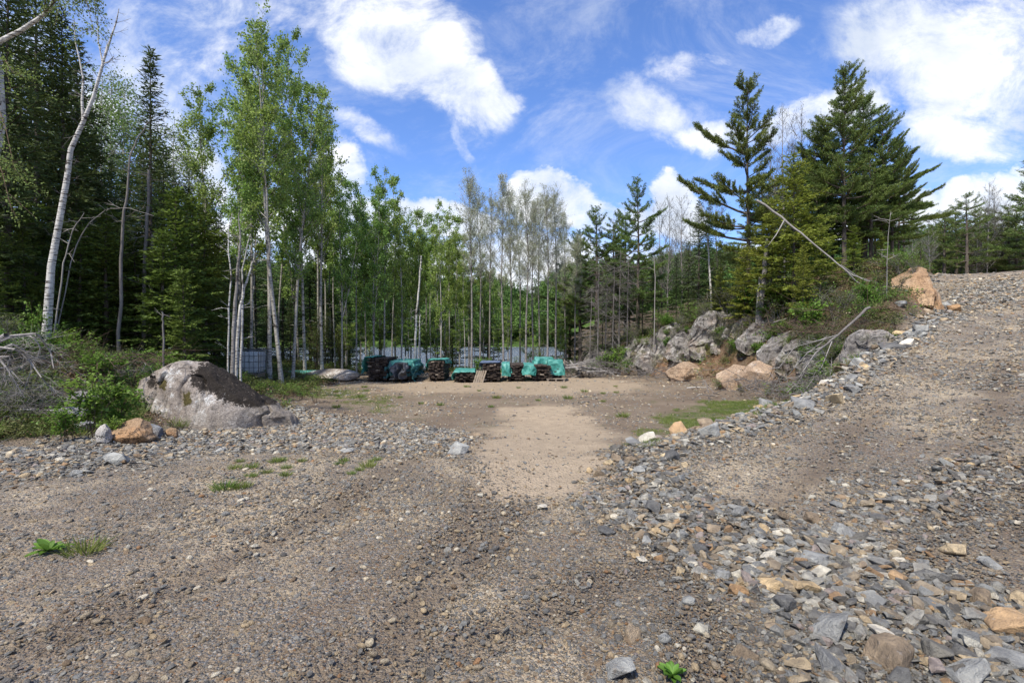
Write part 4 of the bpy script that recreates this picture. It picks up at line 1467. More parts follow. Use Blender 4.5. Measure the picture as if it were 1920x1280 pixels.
# --- aspens round the back of the yard
for px, d, top, k, v, wd in [
    (438, 20, 235, 'aspen', 2, .8), (470, 24, 190, 'aspen', 0, 1.0), (505, 22, 45, 'aspen_tall', 0, .95), (528, 21, 75, 'aspen_tall', 1, .9), (548, 23, 150, 'aspen_tall', 2, .9),
    (398, 25, 165, 'aspen_tall', 2, .95), (455, 24.5, 110, 'aspen_tall', 1, .9), (480, 30, 250, 'aspen', 5, .8), (572, 27, 70, 'aspen_tall', 2, .8), (604, 27, 165, 'aspen_tall', 0, .85), (610, 33, 290, 'aspen', 3, 1), (628, 31, 330, 'aspen', 5, .9),
    (641, 28, 315, 'aspen', 0, .8), (668, 30, 340, 'aspen', 2, .9), (686, 33, 380, 'aspen', 1, .9), (702, 29.5, 310, 'aspen', 4, .85), (720, 30, 308, 'aspen', 1, .85), (735, 34, 330, 'aspen', 3, .9),
    (752, 31, 350, 'aspen', 4, .8), (770, 36, 400, 'aspen', 2, .9), (788, 33, 395, 'aspen', 3, .8), (808, 35, 400, 'aspen', 5, .8), (826, 31, 368, 'aspen', 4, .7), (842, 34, 380, 'aspen', 1, .7),
    (855, 36, 430, 'aspen', 2, .8), (872, 32, 440, 'aspen', 3, .7), (640, 38, 420, 'aspen', 0, 1), (700, 40, 440, 'aspen', 5, 1), (760, 41, 450, 'aspen', 1, 1), (820, 41, 470, 'aspen', 0, .9),
    (650, 35, 335, 'aspen', 3, 1.1), (675, 37, 365, 'aspen', 5, 1.1), (712, 36, 345, 'aspen', 0, 1.1), (742, 38, 375, 'aspen', 4, 1.1), (780, 39, 385, 'aspen', 0, 1.1), (800, 38, 400, 'aspen', 2, 1.1), (835, 39, 395, 'aspen', 5, 1.1), (862, 38, 405, 'aspen', 3, 1.1), (880, 40, 430, 'aspen', 0, 1.0), (620, 36, 320, 'aspen', 4, 1.1), (598, 32, 240, 'aspen', 2, 1.1), (905, 39, 470, 'aspen', 4, .8), (925, 40, 500, 'aspen', 2, .8), (560, 34, 260, 'aspen', 4, 1.1), (520, 33, 220, 'aspen', 3, 1.1)]:
    tree(k, px, d, top, 'green', v, wd, lean=(0, R({528: 4.2, 548: 3.4, 572: 2.2, 505: -.6, 438: -2}.get(px, 1.5 if px < 600 else .3))))
for px, d, top, v in [(884, 30, 318, 0), (900, 33, 350, 1), (918, 36, 360, 2), (944, 30, 330, 3), (958, 34, 345, 0), (975, 37, 385, 1), (986, 30.5, 345, 2), (1000, 33, 380, 3), (1012, 36, 370, 1),
                      (1026, 31, 350, 0), (1042, 32, 352, 2), (1060, 37, 400, 3), (1078, 35, 440, 1)]:
    tree('aspen_grey', px, d, top, 'grey', v, .95)

for i, (px, d, top, v) in enumerate([(648, 33, 590, 0), (676, 35, 575, 2), (694, 34, 600, 4), (716, 36, 580, 1), (741, 34.5, 595, 2), (765, 35, 585, 0), (800, 34, 600, 1), (815, 37, 580, 4), (862, 34, 590, 0), (890, 36, 585, 2), (935, 35, 590, 1), (952, 37, 575, 0), (995, 35, 600, 4), (1018, 37, 590, 2), (1050, 35, 585, 1)]):
    tree('aspen', px, d, top, 'sapling', v, 1.5)

# --- dark conifer wood on the left
tree('spire', 283, 19.5, 92, 'solo', 0, 1.05, label='tall dark spruce with a narrow spire, left of the leafy aspens')
leftc = [(-45, 14.5, -160), (18, 15.5, -120), (70, 18, -60), (118, 18.5, 22), (150, 20, 75), (45, 21, -20), (-60, 19, -60), (95, 23, 10), (10, 25, 40), (135, 25, 110),
         (180, 21, 262), (212, 24, 300), (170, 28, 250), (240, 27, 330), (268, 24, 280), (310, 23, 270), (330, 27, 330), (352, 24, 345), (385, 27, 370), (300, 30, 300), (230, 32, 320), (375, 32, 380), (410, 30, 410), (160, 34, 240), (60, 32, 100), (0, 36, 80), (110, 36, 160),
         (-30, 28, 0)]
for px, d, top in leftc:
    tree('spruce', px, d, top, 'leftwood', None, 1.1)
for px, d, top in [(200, 17.5, 385), (330, 18.5, 350), (360, 20, 372), (305, 17.5, 430), (385, 21.5, 400), (255, 18.5, 440), (150, 17, 420), (110, 16.5, 470), (45, 15.5, 430), (-10, 14.5, 400), (405, 24, 430), (345, 16.8, 500), (215, 22, 410), (70, 17, 380), (175, 19, 470), (280, 22, 400)]:
    tree('cedar', px, d, top, 'leftwood', None, 1.1)
# dark conifers behind the aspens
for px, d, top in [(425, 36, 440), (455, 33, 455), (480, 37, 440), (505, 40, 450), (530, 36, 470), (555, 39, 455), (582, 35, 480), (600, 41, 470), (622, 37, 500), (440, 41, 420), (465, 28, 560), (500, 29, 575), (545, 31, 560), (598, 32, 560), (640, 42, 540), (615, 33, 585)]:
    tree('spruce', px, d, top, 'midwood', None, 1.25)
for px, d, top in [(655, 44, 560), (848, 43, 590), (915, 42, 580), (1068, 41, 545)]:
    tree('cedar', px, d, top, 'shorewood', None, 1.3)
for px, d, top in [(198, 27, 145), (240, 30, 165), (330, 29, 225), (360, 31, 240), (215, 34, 150)]:
    tree('birch_leafy', px, d, top, 'leftbirch', None, 1.1)

# --- right hand wood
tree('pine', 1118, 36, 385, 'mid_pine', 0, 1.0)
tree('pine', 1088, 38, 430, 'mid_pine', 1, 1.0)
tree('pine', 1150, 37, 405, 'mid_pine', 2, .9)
tree('pine', 1196, 34, 330, 'solo', 0, .85, label='pointed dark green pine rising above the middle of the wooded hill')
tree('pine', 1172, 40, 390, 'mid_pine', 2, .9)
tree('pine', 1240, 40, 470, 'mid_pine', 1, .9)
tree('pine', 1060, 42, 520, 'mid_pine', 1, .9)
for px, d, top in [(1252, 38, 372), (1278, 36, 368), (1296, 40, 400), (1235, 42, 380), (1345, 34, 350), (1470, 27, 205), (1500, 29, 215), (1445, 30, 240), (1710, 42, 400)]:
    tree('bare', px, d, top, 'bare_right', None, 1.0)
for px, d, top in [(1310, 33, 375), (1329, 34, 385), (1290, 35, 450), (1268, 34, 480), (1350, 31, 450), (1225, 36, 500), (1205, 33, 520), (1150, 35, 520), (1130, 34, 540), (1180, 36, 500), (1335, 29, 520), (1300, 30, 540), (1380, 33, 470), (1440, 31, 430), (1515, 30, 400)]:
    tree('spruce', px, d, top, 'hillspruce', None, .95 if px in (1310, 1329) else 1.2)
tree('pine_lone', 1402, 25.5, 152, 'solo', 0, .8, rz=0, label='tall pine with long open branches, left of the big dense pine')
tree('pine_big', 1582, 25, 122, 'solo', 0, .74, rz=0, label='big dense pine that stands highest on the wooded hill')
tree('pine_big', 1652, 27, 200, 'solo', 1, .66, rz=.2, label='dense pine on the right shoulder of the biggest pine')
tree('pine', 1545, 27, 230, 'hill_pine', 2, 1.2)
tree('pine', 1620, 28, 260, 'hill_pine', 0, 1.2)
tree('pine', 1510, 30, 300, 'hill_pine', 1, 1.1)
tree('pine', 1460, 29, 330, 'hill_pine', 2, 1.1)
tree('pine', 1600, 31, 330, 'hill_pine', 1, 1.3)
tree('pine', 1560, 32, 360, 'hill_pine', 0, 1.3)
tree('pine_big', 1618, 28, 175, 'hill_pine', 0, .85, rz=1.2)
tree('pine_big', 1684, 30, 268, 'hill_pine', 1, .72, rz=-.3)
tree('pine_big', 1545, 27, 215, 'hill_pine', 1, .75, rz=2.8)
tree('pine', 1632, 25.5, 300, 'hill_pine', 0, 1.3)
tree('pine', 1672, 27, 330, 'hill_pine', 2, 1.3)
tree('pine', 1530, 26, 320, 'hill_pine', 1, 1.3)
tree('pine', 1430, 30, 330, 'hill_pine', 0, 1.2)
tree('pine', 1694, 35, 320, 'hill_pine', 1, 1.0)
tree('pine', 1640, 33, 350, 'hill_pine', 2, 1.2)
tree('hemlock', 1488, 22, 285, 'hemlock', 0, 1.0)
tree('hemlock', 1440, 23.5, 400, 'hemlock', 1, 1.0)
tree('hemlock', 1540, 23, 400, 'hemlock', 1, 1.0)
tree('hemlock', 1395, 24.5, 455, 'hemlock', 0, .9)
tree('hemlock', 1350, 27, 500, 'hemlock', 1, .9)
tree('hemlock', 1600, 23.5, 420, 'hemlock', 0, .9)
tree('hemlock', 1650, 25, 430, 'hemlock', 1, .8)
tree('hemlock', 1505, 20.5, 455, 'hemlock', 0, .7)
for px, d, top in [(1745, 52, 440), (1770, 50, 405), (1792, 53, 395), (1812, 48, 372), (1835, 52, 400), (1862, 54, 420), (1880, 50, 430), (1905, 49, 400), (1925, 46, 360), (1948, 45, 300), (1890, 49, 395), (1725, 50, 455), (1850, 58, 400), (1783, 60, 420), (1898, 58, 430)]:
    tree('far_pine', px, d, top - 12, 'crest', None, 1.2)
for px, d, top in [(1742, 47, 405), (1850, 49, 345), (1866, 50, 350), (1885, 51, 375), (1830, 50, 420)]:
    tree('bare', px, d, top, 'crestbare', None, .9)
for px, d, top in [(1760, 55, 470), (1800, 56, 460), (1842, 57, 455), (1875, 56, 462), (1912, 54, 470), (1735, 56, 480), (1945, 52, 450), (1820, 60, 450), (1780, 58, 470), (1895, 60, 460)]:
    tree('spruce', px, d, top - 25, 'crestspruce', None, 1.5)

ZT = dict(sapling=('young leafy aspen between the trunks before the lake', 'young aspens before the lake'), green=('pale-trunked green aspen behind the yard', 'green aspens round the back of the yard'), grey=('thin grey aspen in sparse pale leaf by the lake', 'grey aspens by the lake'),
          leftwood=(None, 'conifers of the dark wood on the left'), midwood=('dark spruce behind the leafy aspens', 'dark spruces behind the aspens'), shorewood=('olive cedar on the near lake shore', 'cedars on the lake shore'),
          leftbirch=('light green birch behind the dark wood', 'birches behind the dark wood'), mid_pine=('dark pine at the lake end of the hill', 'pines at the lake end of the hill'),
          bare_right=('nearly bare tree on the wooded hill', 'nearly bare trees on the hill'), hillspruce=('spruce on the wooded hill', 'spruces on the wooded hill'), hill_pine=('pine round the biggest pine', 'pines of the wooded hill'),
          hemlock=('yellow-green hemlock on the wooded hill', 'hemlocks on the wooded hill'), crest=('pine above the crest of the road', 'pines above the road crest'), crestbare=('nearly bare tree above the road crest', 'bare trees above the road crest'),
          crestspruce=('low spruce behind the road crest', 'spruces behind the road crest'))
groups = {}
for T in TREES:
    if T['label']:
        T['o']['label'] = T['label']
        continue
    groups.setdefault((T['zone'], T['o']['category']), []).append(T)
for (zn, cat), L in groups.items():
    ph, gr = ZT[zn]
    if ph is None:
        ph = ('dark spruce' if cat == 'spruce' else 'low olive cedar') + ' of the wood on the left'
        gr = ('dark spruces' if cat == 'spruce' else 'olive cedars') + ' of the wood on the left'
    L.sort(key=lambda T: T['px'])
    for i, T in enumerate(L):
        T['o']['label'] = f"{ph}, {ordw(i) or 'first '}counted from the left"
        T['o']['group'] = gr


# --- single trees of their own shape
def pxd(px, py, d):
    return np.array([(px - 960) / 960 * d, d, EYE + (632 - py) / 960 * d])


def rel(pts, base):
    return np.array(pts) - np.array(base)


def branches_on(mb, path, rng, n, lo, hi, L, r=.012, down=0.0, sub=2, mi=0):
    t = np.linspace(0, 1, len(path))
    for k in range(n):
        s_ = rng.uniform(lo, hi)
        p = along(path, t, np.array([s_]))[0]
        a = rng.uniform(0, 6.28)
        dv = np.array([math.cos(a), math.sin(a), rng.uniform(-.3, .7) - down])
        l = L * rng.uniform(.4, 1.1)
        p1 = p + dv * l * .5; p2 = p + dv * l + [0, 0, rng.uniform(-.2, .2) * l]
        tube(mb, [p, p1, p2], [r, r * .7, r * .3], 3, mi)
        for q in range(sub):
            dv2 = dv + rng.normal(size=3) * .6
            tube(mb, [p1, p1 + dv2 * l * .35], [r * .6, r * .2], 3, mi)


def white_birch():
    d = 14.0
    base = np.array([(84 - 960) / 960 * d, d, H1((84 - 960) / 960 * d, d) - .1])
    e = empty('birch_tree', base, label='leaning white birch with a leafless forked top before the dark wood', cat='birch')
    P = [base] + [pxd(px, py, d) for px, py in ((97, 500), (112, 420), (128, 335), (135, 282), (158, 232), (178, 185), (197, 120), (206, 85))]
    tr = MB()
    tube(tr, rel(P, base), [.12, .088, .078, .070, .062, .052, .042, .032, .022], 10)
    tr.build('trunk', MAT['bark_birch'], e, True)
    for pts, r in (([(159, 231), (157, 190), (160, 150), (152, 110), (145, 80), (143, 38)], .038), ([(200, 110), (213, 70), (222, 45), (227, 20)], .03), ([(196, 122), (188, 80), (187, 38)], .022), ([(197, 122), (208, 118), (217, 108)], .018)):
        b = MB()
        q = rel([pxd(a, c, d) for a, c in pts], base)
        tube(b, q, np.linspace(r, .008, len(q)), 6)
        branches_on(b, q, RS(int(pts[0][0])), 6, .2, .95, .35, .007)
        b.build('branch', MAT['bark_birch'], e, True)
    rng = RS(8)
    b = MB()
    branches_on(b, rel(P, base), rng, 16, .2, .95, .5, .008)
    b.build('twigs', MAT['twig_grey'], e)


white_birch()


def overhang_birch():
    """birch that stands just outside the left edge; limb and leaves reach into view"""
    d = 11.0
    x = (-60 - 960) / 960 * d
    base = np.array([x, d, H1(x, d) - .1])
    e = empty('birch_tree', base, label='birch at the left edge whose long pale limb reaches over the top corner', cat='birch')
    P = [base, pxd(-50, 500, d), pxd(-20, 340, d), pxd(4, 230, d), pxd(0, 120, d), pxd(-30, 0, d), pxd(-40, -120, d)]
    tr = MB()
    tube(tr, rel(P, base), [.16, .14, .12, .1, .085, .07, .05], 10)
    tr.build('trunk', MAT['bark_birch'], e, True)
    lim = [(-30, 110), (0, 83), (45, 60), (75, 40), (100, 20), (108, -10), (120, -60)]
    b = MB()
    q = rel([pxd(a, c, d) for a, c in lim], base)
    tube(b, q, np.linspace(.06, .02, len(q)), 6)
    b.build('branch', MAT['bark_birch'], e, True)
    b = MB(); rng = RS(6)
    segs = []
    for (x0, y0, x1, y1) in ((88, 28, 150, -10), (100, 10, 190, -40), (120, -40, 200, 15), (150, -30, 180, 60), (88, 30, 95, -20), (100, 0, 60, -60), (0, 83, -10, 200), (0, 120, 30, 140), (0, 200, 30, 320), (-10, 280, 25, 400), (0, 340, 40, 300)):
        p, r_ = rel([pxd(x0, y0, d)], base)[0], rel([pxd(x1, y1, d - .5)], base)[0]
        mdl = (p + r_) / 2 + [0, 0, .15]
        tube(b, [p, mdl, r_], [.015, .009, .003], 4, 1)
        for k in range(9):
            s_ = rng.uniform(.2, 1); a0 = p + (r_ - p) * s_
            a1 = a0 + rng.normal(size=3) * .3 + [0, 0, -.12]
            tube(b, [a0, a1], [.005, .002], 3, 1)
            segs.append((a0, a1))
    S = np.array(segs); n = 3800
    ix = rng.randint(len(S), size=n)
    Q = S[ix, 0] + (S[ix, 1] - S[ix, 0]) * rng.uniform(0, 1.1, (n, 1)) + rng.normal(size=(n, 3)) * .06
    cards(b, Q, rng.normal(size=(n, 3)) + [0, 0, -.6], rng.normal(size=(n, 3)), .045 * rng.uniform(.7, 1.3, n), .035, 0)
    b.build('crown', [MAT['leaf_birch'], MAT['twig_brown']], e)


overhang_birch()


def stem(name, label, cat, pts, d, r0, r1, mat, group=None, nbr=6, L=.6, seed=3, d1=None, br=.01, k=7, down=0.0, sub=2, ground=True):
    d1 = d if d1 is None else d1
    ds = np.linspace(d, d1, len(pts))
    W_ = [pxd(a, c, dd) for (a, c), dd in zip(pts, ds)]
    if ground:
        W_[0][2] = H1(W_[0][0], W_[0][1]) - .1
    base = W_[0].copy()
    e = empty(name, base, label=label, cat=cat, group=group)
    q = rel(W_, base)
    t = np.linspace(0, 1, len(q)); tt = np.linspace(0, 1, len(q) * 3)
    q2 = along(q, t, tt)
    q2 += RS(seed + 5).normal(size=q2.shape) * .012
    tr = MB()
    tube(tr, q2, np.linspace(r0, r1, len(q2)), k)
    tr.build('trunk', MAT[mat], e, True)
    if nbr:
        b = MB()
        branches_on(b, q2, RS(seed), nbr, .1, 1, L, br, down, sub)
        b.build('branches', MAT[mat], e)
    return e


stem('dead_tree', 'slender grey leaning dead tree that curves up left of the spire spruce', 'dead tree', [(222, 612), (228, 500), (232, 420), (240, 360), (247, 290), (262, 258), (285, 225)], 16.5, .055, .012, 'twig_grey', nbr=14, L=.9)
stem('dead_tree', 'straight grey dead trunk under the spire spruce', 'dead tree', [(268, 610), (272, 500), (278, 400), (281, 320)], 18, .07, .04, 'twig_grey', nbr=24, L=1.3, seed=5, down=.3)
stem('dead_tree', 'thin grey dead trunk beside the trunk under the spire spruce', 'dead tree', [(280, 606), (284, 520), (288, 440)], 19, .07, .05, 'bark_dead', nbr=16, L=1.1, seed=6, down=.3)
stem('dead_sapling', 'thin bent dead sapling leaning right behind the white birch', 'dead tree', [(98, 575), (118, 500), (135, 440), (160, 400)], 14.8, .025, .008, 'bark_dead', nbr=10, L=.5, seed=7)
stem('dead_sapling', 'arching dead sapling bowed over the undergrowth at the left', 'dead tree', [(95, 590), (140, 470), (165, 420), (200, 392), (240, 391), (290, 405)], 16, .02, .006, 'bark_dead', nbr=8, L=.4, seed=8)
stem('snag', 'short broken snag standing above the bushes behind the boulder', 'snag', [(308, 650), (306, 610), (305, 585)], 14.5, .028, .02, 'twig_grey', nbr=3, L=.3, seed=9)
# cluster of old white stems
for i, (pts, lab, r0) in enumerate([
    ([(436, 690), (438, 600), (446, 520), (452, 455), (449, 400)], 'dark thick birch stem, leftmost of the clump behind the boulder', .09),
    ([(441, 690), (447, 600), (458, 540), (472, 500), (480, 474)], 'broken white birch stem that forks right in the clump', .075),
    ([(426, 680), (429, 590), (434, 520), (428, 440), (436, 400)], 'thin pale stem on the left side of the birch clump', .04),
    ([(450, 680), (456, 560), (455, 500), (470, 440)], 'slim white stem in the middle of the birch clump', .05)]):
    stem('birch_tree', lab, 'birch', pts, 16.6 + i * .25, r0 * .8, .014, 'bark_birch' if i else 'bark_grey', 'white stems of the birch clump', 8, .5, 20 + i)
stem('birch_tree', 'bright white thin birch trunk between the second and third timber stacks', 'birch', [(777, 704), (779, 640), (782, 580), (787, 530), (790, 480)], 27.5, .07, .035, 'bark_birch', nbr=8, L=.6, seed=31)
stem('birch_tree', 'bright white short birch trunk right of the taller one', 'birch', [(783, 700), (786, 640), (787, 600), (789, 588)], 28, .04, .025, 'bark_birch', nbr=3, L=.4, seed=32)
stem('snag', 'broken grey snag in front of the hemlock on the hill', 'snag', [(1421, 597), (1430, 540), (1434, 490), (1438, 448)], 23, .14, .07, 'twig_grey', nbr=8, L=.6, seed=33)
stem('snag', 'thin grey snag left of the broken snag', 'snag', [(1418, 592), (1422, 545), (1424, 520)], 23.2, .07, .05, 'bark_dead', nbr=3, L=.4, seed=34)
stem('bare_sapling', 'thin white bare sapling standing in the brush before the hill crest', 'dead tree', [(1660, 575), (1662, 500), (1664, 440), (1668, 400)], 17.5, .014, .005, 'bark_dead', nbr=10, L=.5, seed=35)
stem('bare_sapling', 'slim white sapling rising among the spruces of the hill', 'dead tree', [(1337, 575), (1330, 500), (1324, 430), (1312, 380)], 27.5, .06, .015, 'bark_birch', nbr=14, L=.7, seed=36)
stem('snag', 'thin straight dead stem on the hill above the bedrock', 'snag', [(1225, 590), (1228, 520), (1226, 482)], 29, .03, .02, 'bark_dead', nbr=2, L=.4, seed=37)
for i, (px, py1, py0) in enumerate([(1120, 480, 620), (1148, 500, 625), (1160, 470, 622), (1135, 520, 632), (1175, 480, 615), (1106, 540, 640)]):
    stem('dead_spruce', ['leftmost', 'second from the left', 'third from the left', 'fourth from the left', 'fifth from the left', 'last'][i] + ' of the grey dead spruces at the lake end of the hill', 'dead tree',
         [(px, py0), (px + 2, (py0 + py1) / 2), (px + 4, py1)], 31 + i * .3, .05, .012, 'twig_grey', 'grey dead spruces at the lake end of the hill', 90, 1.1, 40 + i, down=.45, sub=3)
e = stem('fallen_tree', 'long pale dead tree hung up in the hemlock and leaning down to the right', 'fallen tree', [(1418, 375), (1470, 413), (1510, 445), (1560, 487), (1595, 515), (1632, 527)], 20.5, .045, .015, 'bark_dead', nbr=0, L=.8, d1=18.5, ground=False)
b = MB(); base = np.array(e.location)
for pts in (([(1575, 497), (1610, 520), (1645, 530)]), ([(1585, 508), (1605, 528), (1622, 537)]), ([(1470, 413), (1455, 440), (1440, 460)])):
    q = rel([pxd(a, c, 19.2) for a, c in pts], base)
    tube(b, q, np.linspace(.03, .008, len(q)), 4)
b.build('branches', MAT['bark_dead'], e)
e = stem('fallen_tree', 'grey dead tree lying down the bank beside the road edging', 'fallen tree', [(1630, 575), (1605, 598), (1570, 630), (1535, 655), (1505, 690)], 13.8, .038, .014, 'twig_grey', nbr=0, d1=12.8, ground=False)
b = MB(); base = np.array(e.location); rng = RS(4)
for pts in ([(1560, 640), (1540, 690), (1545, 722)], [(1545, 650), (1515, 660), (1480, 700)], [(1530, 660), (1500, 705), (1470, 735)], [(1570, 628), (1530, 640), (1490, 650), (1460, 690)], [(1540, 655), (1560, 690), (1548, 735)], [(1520, 675), (1490, 730)]):
    q = rel([pxd(a, c, 12.9 + rng.uniform(-.5, .3)) for a, c in pts], base)
    tube(b, q, np.linspace(.013, .004, len(q)), 4)
    branches_on(b, q, rng, 14, .2, 1, .5, .006)
b.build('branches', MAT['bark_dead'], e)


# ------------------------------------------------------------------ dead brush
def brush(name, label, c, size, n, mat, seed, r=.012, cat='brush'):
    rng = RS(seed)
    mb = MB()
    for k in range(n):
        p = np.array([rng.normal() * size[0] * .4, rng.normal() * size[1] * .4, abs(rng.normal()) * size[2] * .35 + .03])
        a = rng.uniform(0, 6.28)
        L = rng.uniform(.3, 1.0) * size[0] * .55
        dv = np.array([math.cos(a), math.sin(a), rng.uniform(-.25, .45)])
        q = [p, p + dv * L * .5 + [0, 0, .12 * L], p + dv * L + [0, 0, -.1 * L]]
        rr = r * rng.uniform(.4, 1.6)
        tube(mb, q, [rr, rr * .7, rr * .3], 4)
        for s_ in range(4):
            dv2 = dv + rng.normal(size=3) * .7
            a0 = q[1] + (q[2] - q[1]) * rng.uniform(0, .8)
            tube(mb, [a0, a0 + dv2 * L * .3], [rr * .4, rr * .15], 3)
    o = mb.build(name, MAT[mat], None)
    o.location = c
    return prop(o, label=label, cat=cat, kind='stuff')


def at(px, py=None, d=None):
    if d is None:
        return gpt(px, py)
    x = (px - 960) / 960 * d
    return (x, d, H1(x, d))


# big arched dead tree tops on the left bank
def arched():
    d = 10.2
    x0, y0, z0 = at(-20, d=d)
    e = empty('fallen_tree', (x0, y0, z0), label='grey dead tree top with arched branches tangled on the left bank', cat='fallen tree')
    rng = RS(2)
    base = np.array([x0, y0, z0])
    t = MB()
    tube(t, rel([pxd(-60, 665, d + .4), pxd(-20, 650, d + .2), pxd(12, 628, d)], base), [.10, .08, .05], 8)
    t.build('trunk', MAT['bark_dead'], e, True)
    for pts in ([(0, 640), (30, 628), (60, 630), (76, 650), (70, 672)], [(-10, 650), (30, 655), (55, 675), (75, 705), (100, 735)], [(0, 655), (25, 645), (50, 660), (60, 690), (40, 740)], [(-10, 670), (20, 668), (10, 700), (0, 730)], [(20, 630), (70, 625), (95, 660), (100, 690)], [(-20, 690), (15, 690), (45, 720)], [(-10, 662), (12, 690), (36, 730), (45, 745)]):
        b = MB()
        q = rel([pxd(a, c, d - rng.uniform(0, .7)) for a, c in pts], base)
        tt = np.linspace(0, 1, len(q)); q = along(q, tt, np.linspace(0, 1, 14))
        tube(b, q, np.linspace(.026, .006, len(q)), 5)
        branches_on(b, q, rng, 30, .1, 1, .5, .0038, .45, 3)
        b.build('branch', MAT['bark_dead'], e)


arched()
brush('brush', 'grey tangle of fine dead twigs on the left bank below the arched branches', at(40, 745, 9.9), (1.6, .9, .9), 230, 'twig_grey', 61, .0035)
brush('brush', 'heap of dead sticks on the bank right of the white birch', at(205, 640, 12.6), (1.3, .9, .5), 60, 'twig_grey', 62, .008)
brush('brush', 'litter of dead sticks along the top of the left bank', at(120, 640, 12.2), (2.6, 1.0, .35), 90, 'twig_brown', 63, .008)
brush('brush', 'dead grey brush hanging at the foot of the hill', at(1250, 680, 27), (3.5, 1.2, .7), 110, 'twig_grey', 64, .012)
brush('brush', 'fine grey brush on the hill below the dead spruces', at(1150, 650, 30), (3.6, 1.6, 1.2), 150, 'twig_grey', 65, .010)
brush('brush', 'dead branches strewn on the slope under the pines', at(1470, 640, 18.5), (3.2, 1.4, .6), 110, 'twig_grey', 66, .012)
brush('brush', 'dry brush on the slope beside the cut rock face', at(1600, 570, 17), (3.4, 2.0, .5), 120, 'twig_brown', 67, .009)
brush('brush', 'fine dead twigs heaped under the fallen grey tree by the road', at(1520, 720, 12.6), (1.6, 1.0, .7), 110, 'twig_grey', 68, .008)


def brush_pile():
    rng = RS(71)
    x0, y0, z0 = at(1090, d=28.2)
    for i in range(16):
        L = rng.uniform(.9, 2.6)
        a = rng.uniform(-.5, .5) + (0 if rng.uniform() < .7 else 1.6)
        mb = MB()
        cx, cz = rng.normal() * .55, .05 + .045 * i
        r = rng.uniform(.03, .075)
        p = np.array([[-L / 2, 0, 0], [0, 0, rng.uniform(0, .12)], [L / 2, 0, rng.uniform(-.1, .2)]])
        tube(mb, p, [r, r * .85, r * .5], 6)
        branches_on(mb, p, rng, 5, .3, 1, .5, r * .3)
        o = mb.build('dead_branch', MAT['bark_dead' if i % 3 else 'board_pale'], None, False)
        o.location = (x0 + cx, y0 + rng.normal() * .35, z0 + cz); o.rotation_euler = (rng.normal() * .15, rng.normal() * .18, a)
        prop(o, label='pale dead branch in the brush pile right of the timber, %slowest' % ordw(i), cat='branch', group='dead branches of the brush pile')
    brush('brush', 'fine twigs of the brush pile right of the timber stacks', (x0 + .2, y0 + .2, z0), (2.0, 1.2, .8), 130, 'twig_grey', 72, .014)


brush_pile()
for i, (px, py, L, a, lb, mt) in enumerate([(30, 775, 1.5, .05, 'thin white fallen branch lying flat at the left edge', 'bark_birch'), (222, 627, 1.6, -.5, 'pale fallen pole pointing down the left bank', 'bark_dead'), (345, 641, 1.6, .1, 'thin grey pole lying above the mossy boulder', 'bark_dead'),
                                            (1310, 729, 1.0, 0, 'white splinter of wood lying on the yard', 'bark_birch'), (1480, 600, 3.2, .7, 'pale fallen pole lying up the slope under the pines', 'bark_dead')]):
    x, y, z = gpt(px, py)
    mb = MB(); tube(mb, [[-L / 2, 0, 0], [-.1 * L, .03, .03], [L / 2, 0, 0]], [.028, .022, .010], 6)
    branches_on(mb, np.array([[-L / 2, 0, 0], [L / 2, 0, 0.0]]), RS(i), 3, .4, .9, .3, .006)
    o = mb.build('fallen_branch', MAT[mt], None, True); o.location = (x, y, z + .04); o.rotation_euler = (0, -.12 * (i in (1, 4)), a)
    prop(o, label=lb, cat='branch')


# ------------------------------------------------------------------ timber stacks and tarps
def make_stack(px, d, w, h, ln, seed, label, rz=0.0, layers=None, bulge=.05, mat='board', dx=0, lean=0.0):
    rng = RS(seed)
    x, y, z = at(px, d=d)
    e = empty('timber_stack', (x + dx, y + ln / 2, z), rz, label=label, cat='timber stack', group='stacks of rough boards along the back of the yard')
    pb = MB()
    for sx in (-.4, 0, .4):
        box(pb, (sx * w, 0, .05), (.09, ln * .95, .1))
    pb.build('bearer', MAT['board'], e)
    layers = layers or max(4, int(h / .075))
    zz = .10
    lh = (h - .10) / layers
    for k in range(layers):
        mb = MB()
        n = 5
        ww = w * (1 + rng.uniform(-bulge, bulge))
        xs = np.sort(rng.uniform(-.5, .5, n - 1)) * ww
        xs = np.concatenate([[-ww / 2], np.linspace(-ww / 2, ww / 2, n + 1)[1:-1] + rng.uniform(-.04, .04, n - 1), [ww / 2]])
        off = rng.uniform(-.02, .02) + lean * zz
        for q in range(n):
            th = lh * rng.uniform(.55, .88)
            yo = rng.uniform(-.10, .10)
            box(mb, ((xs[q] + xs[q + 1]) / 2 + off, yo, zz + th / 2 + rng.uniform(0, .012)), (xs[q + 1] - xs[q] - .012, ln * rng.uniform(.94, 1.03), th), jit=.008, rng=rng, tilt=(rng.normal() * .06, 0), mi=int(rng.uniform() < .06))
        mb.build('board_layer', [MAT[mat], MAT['board_pale']], e)
        zz += lh
    return e


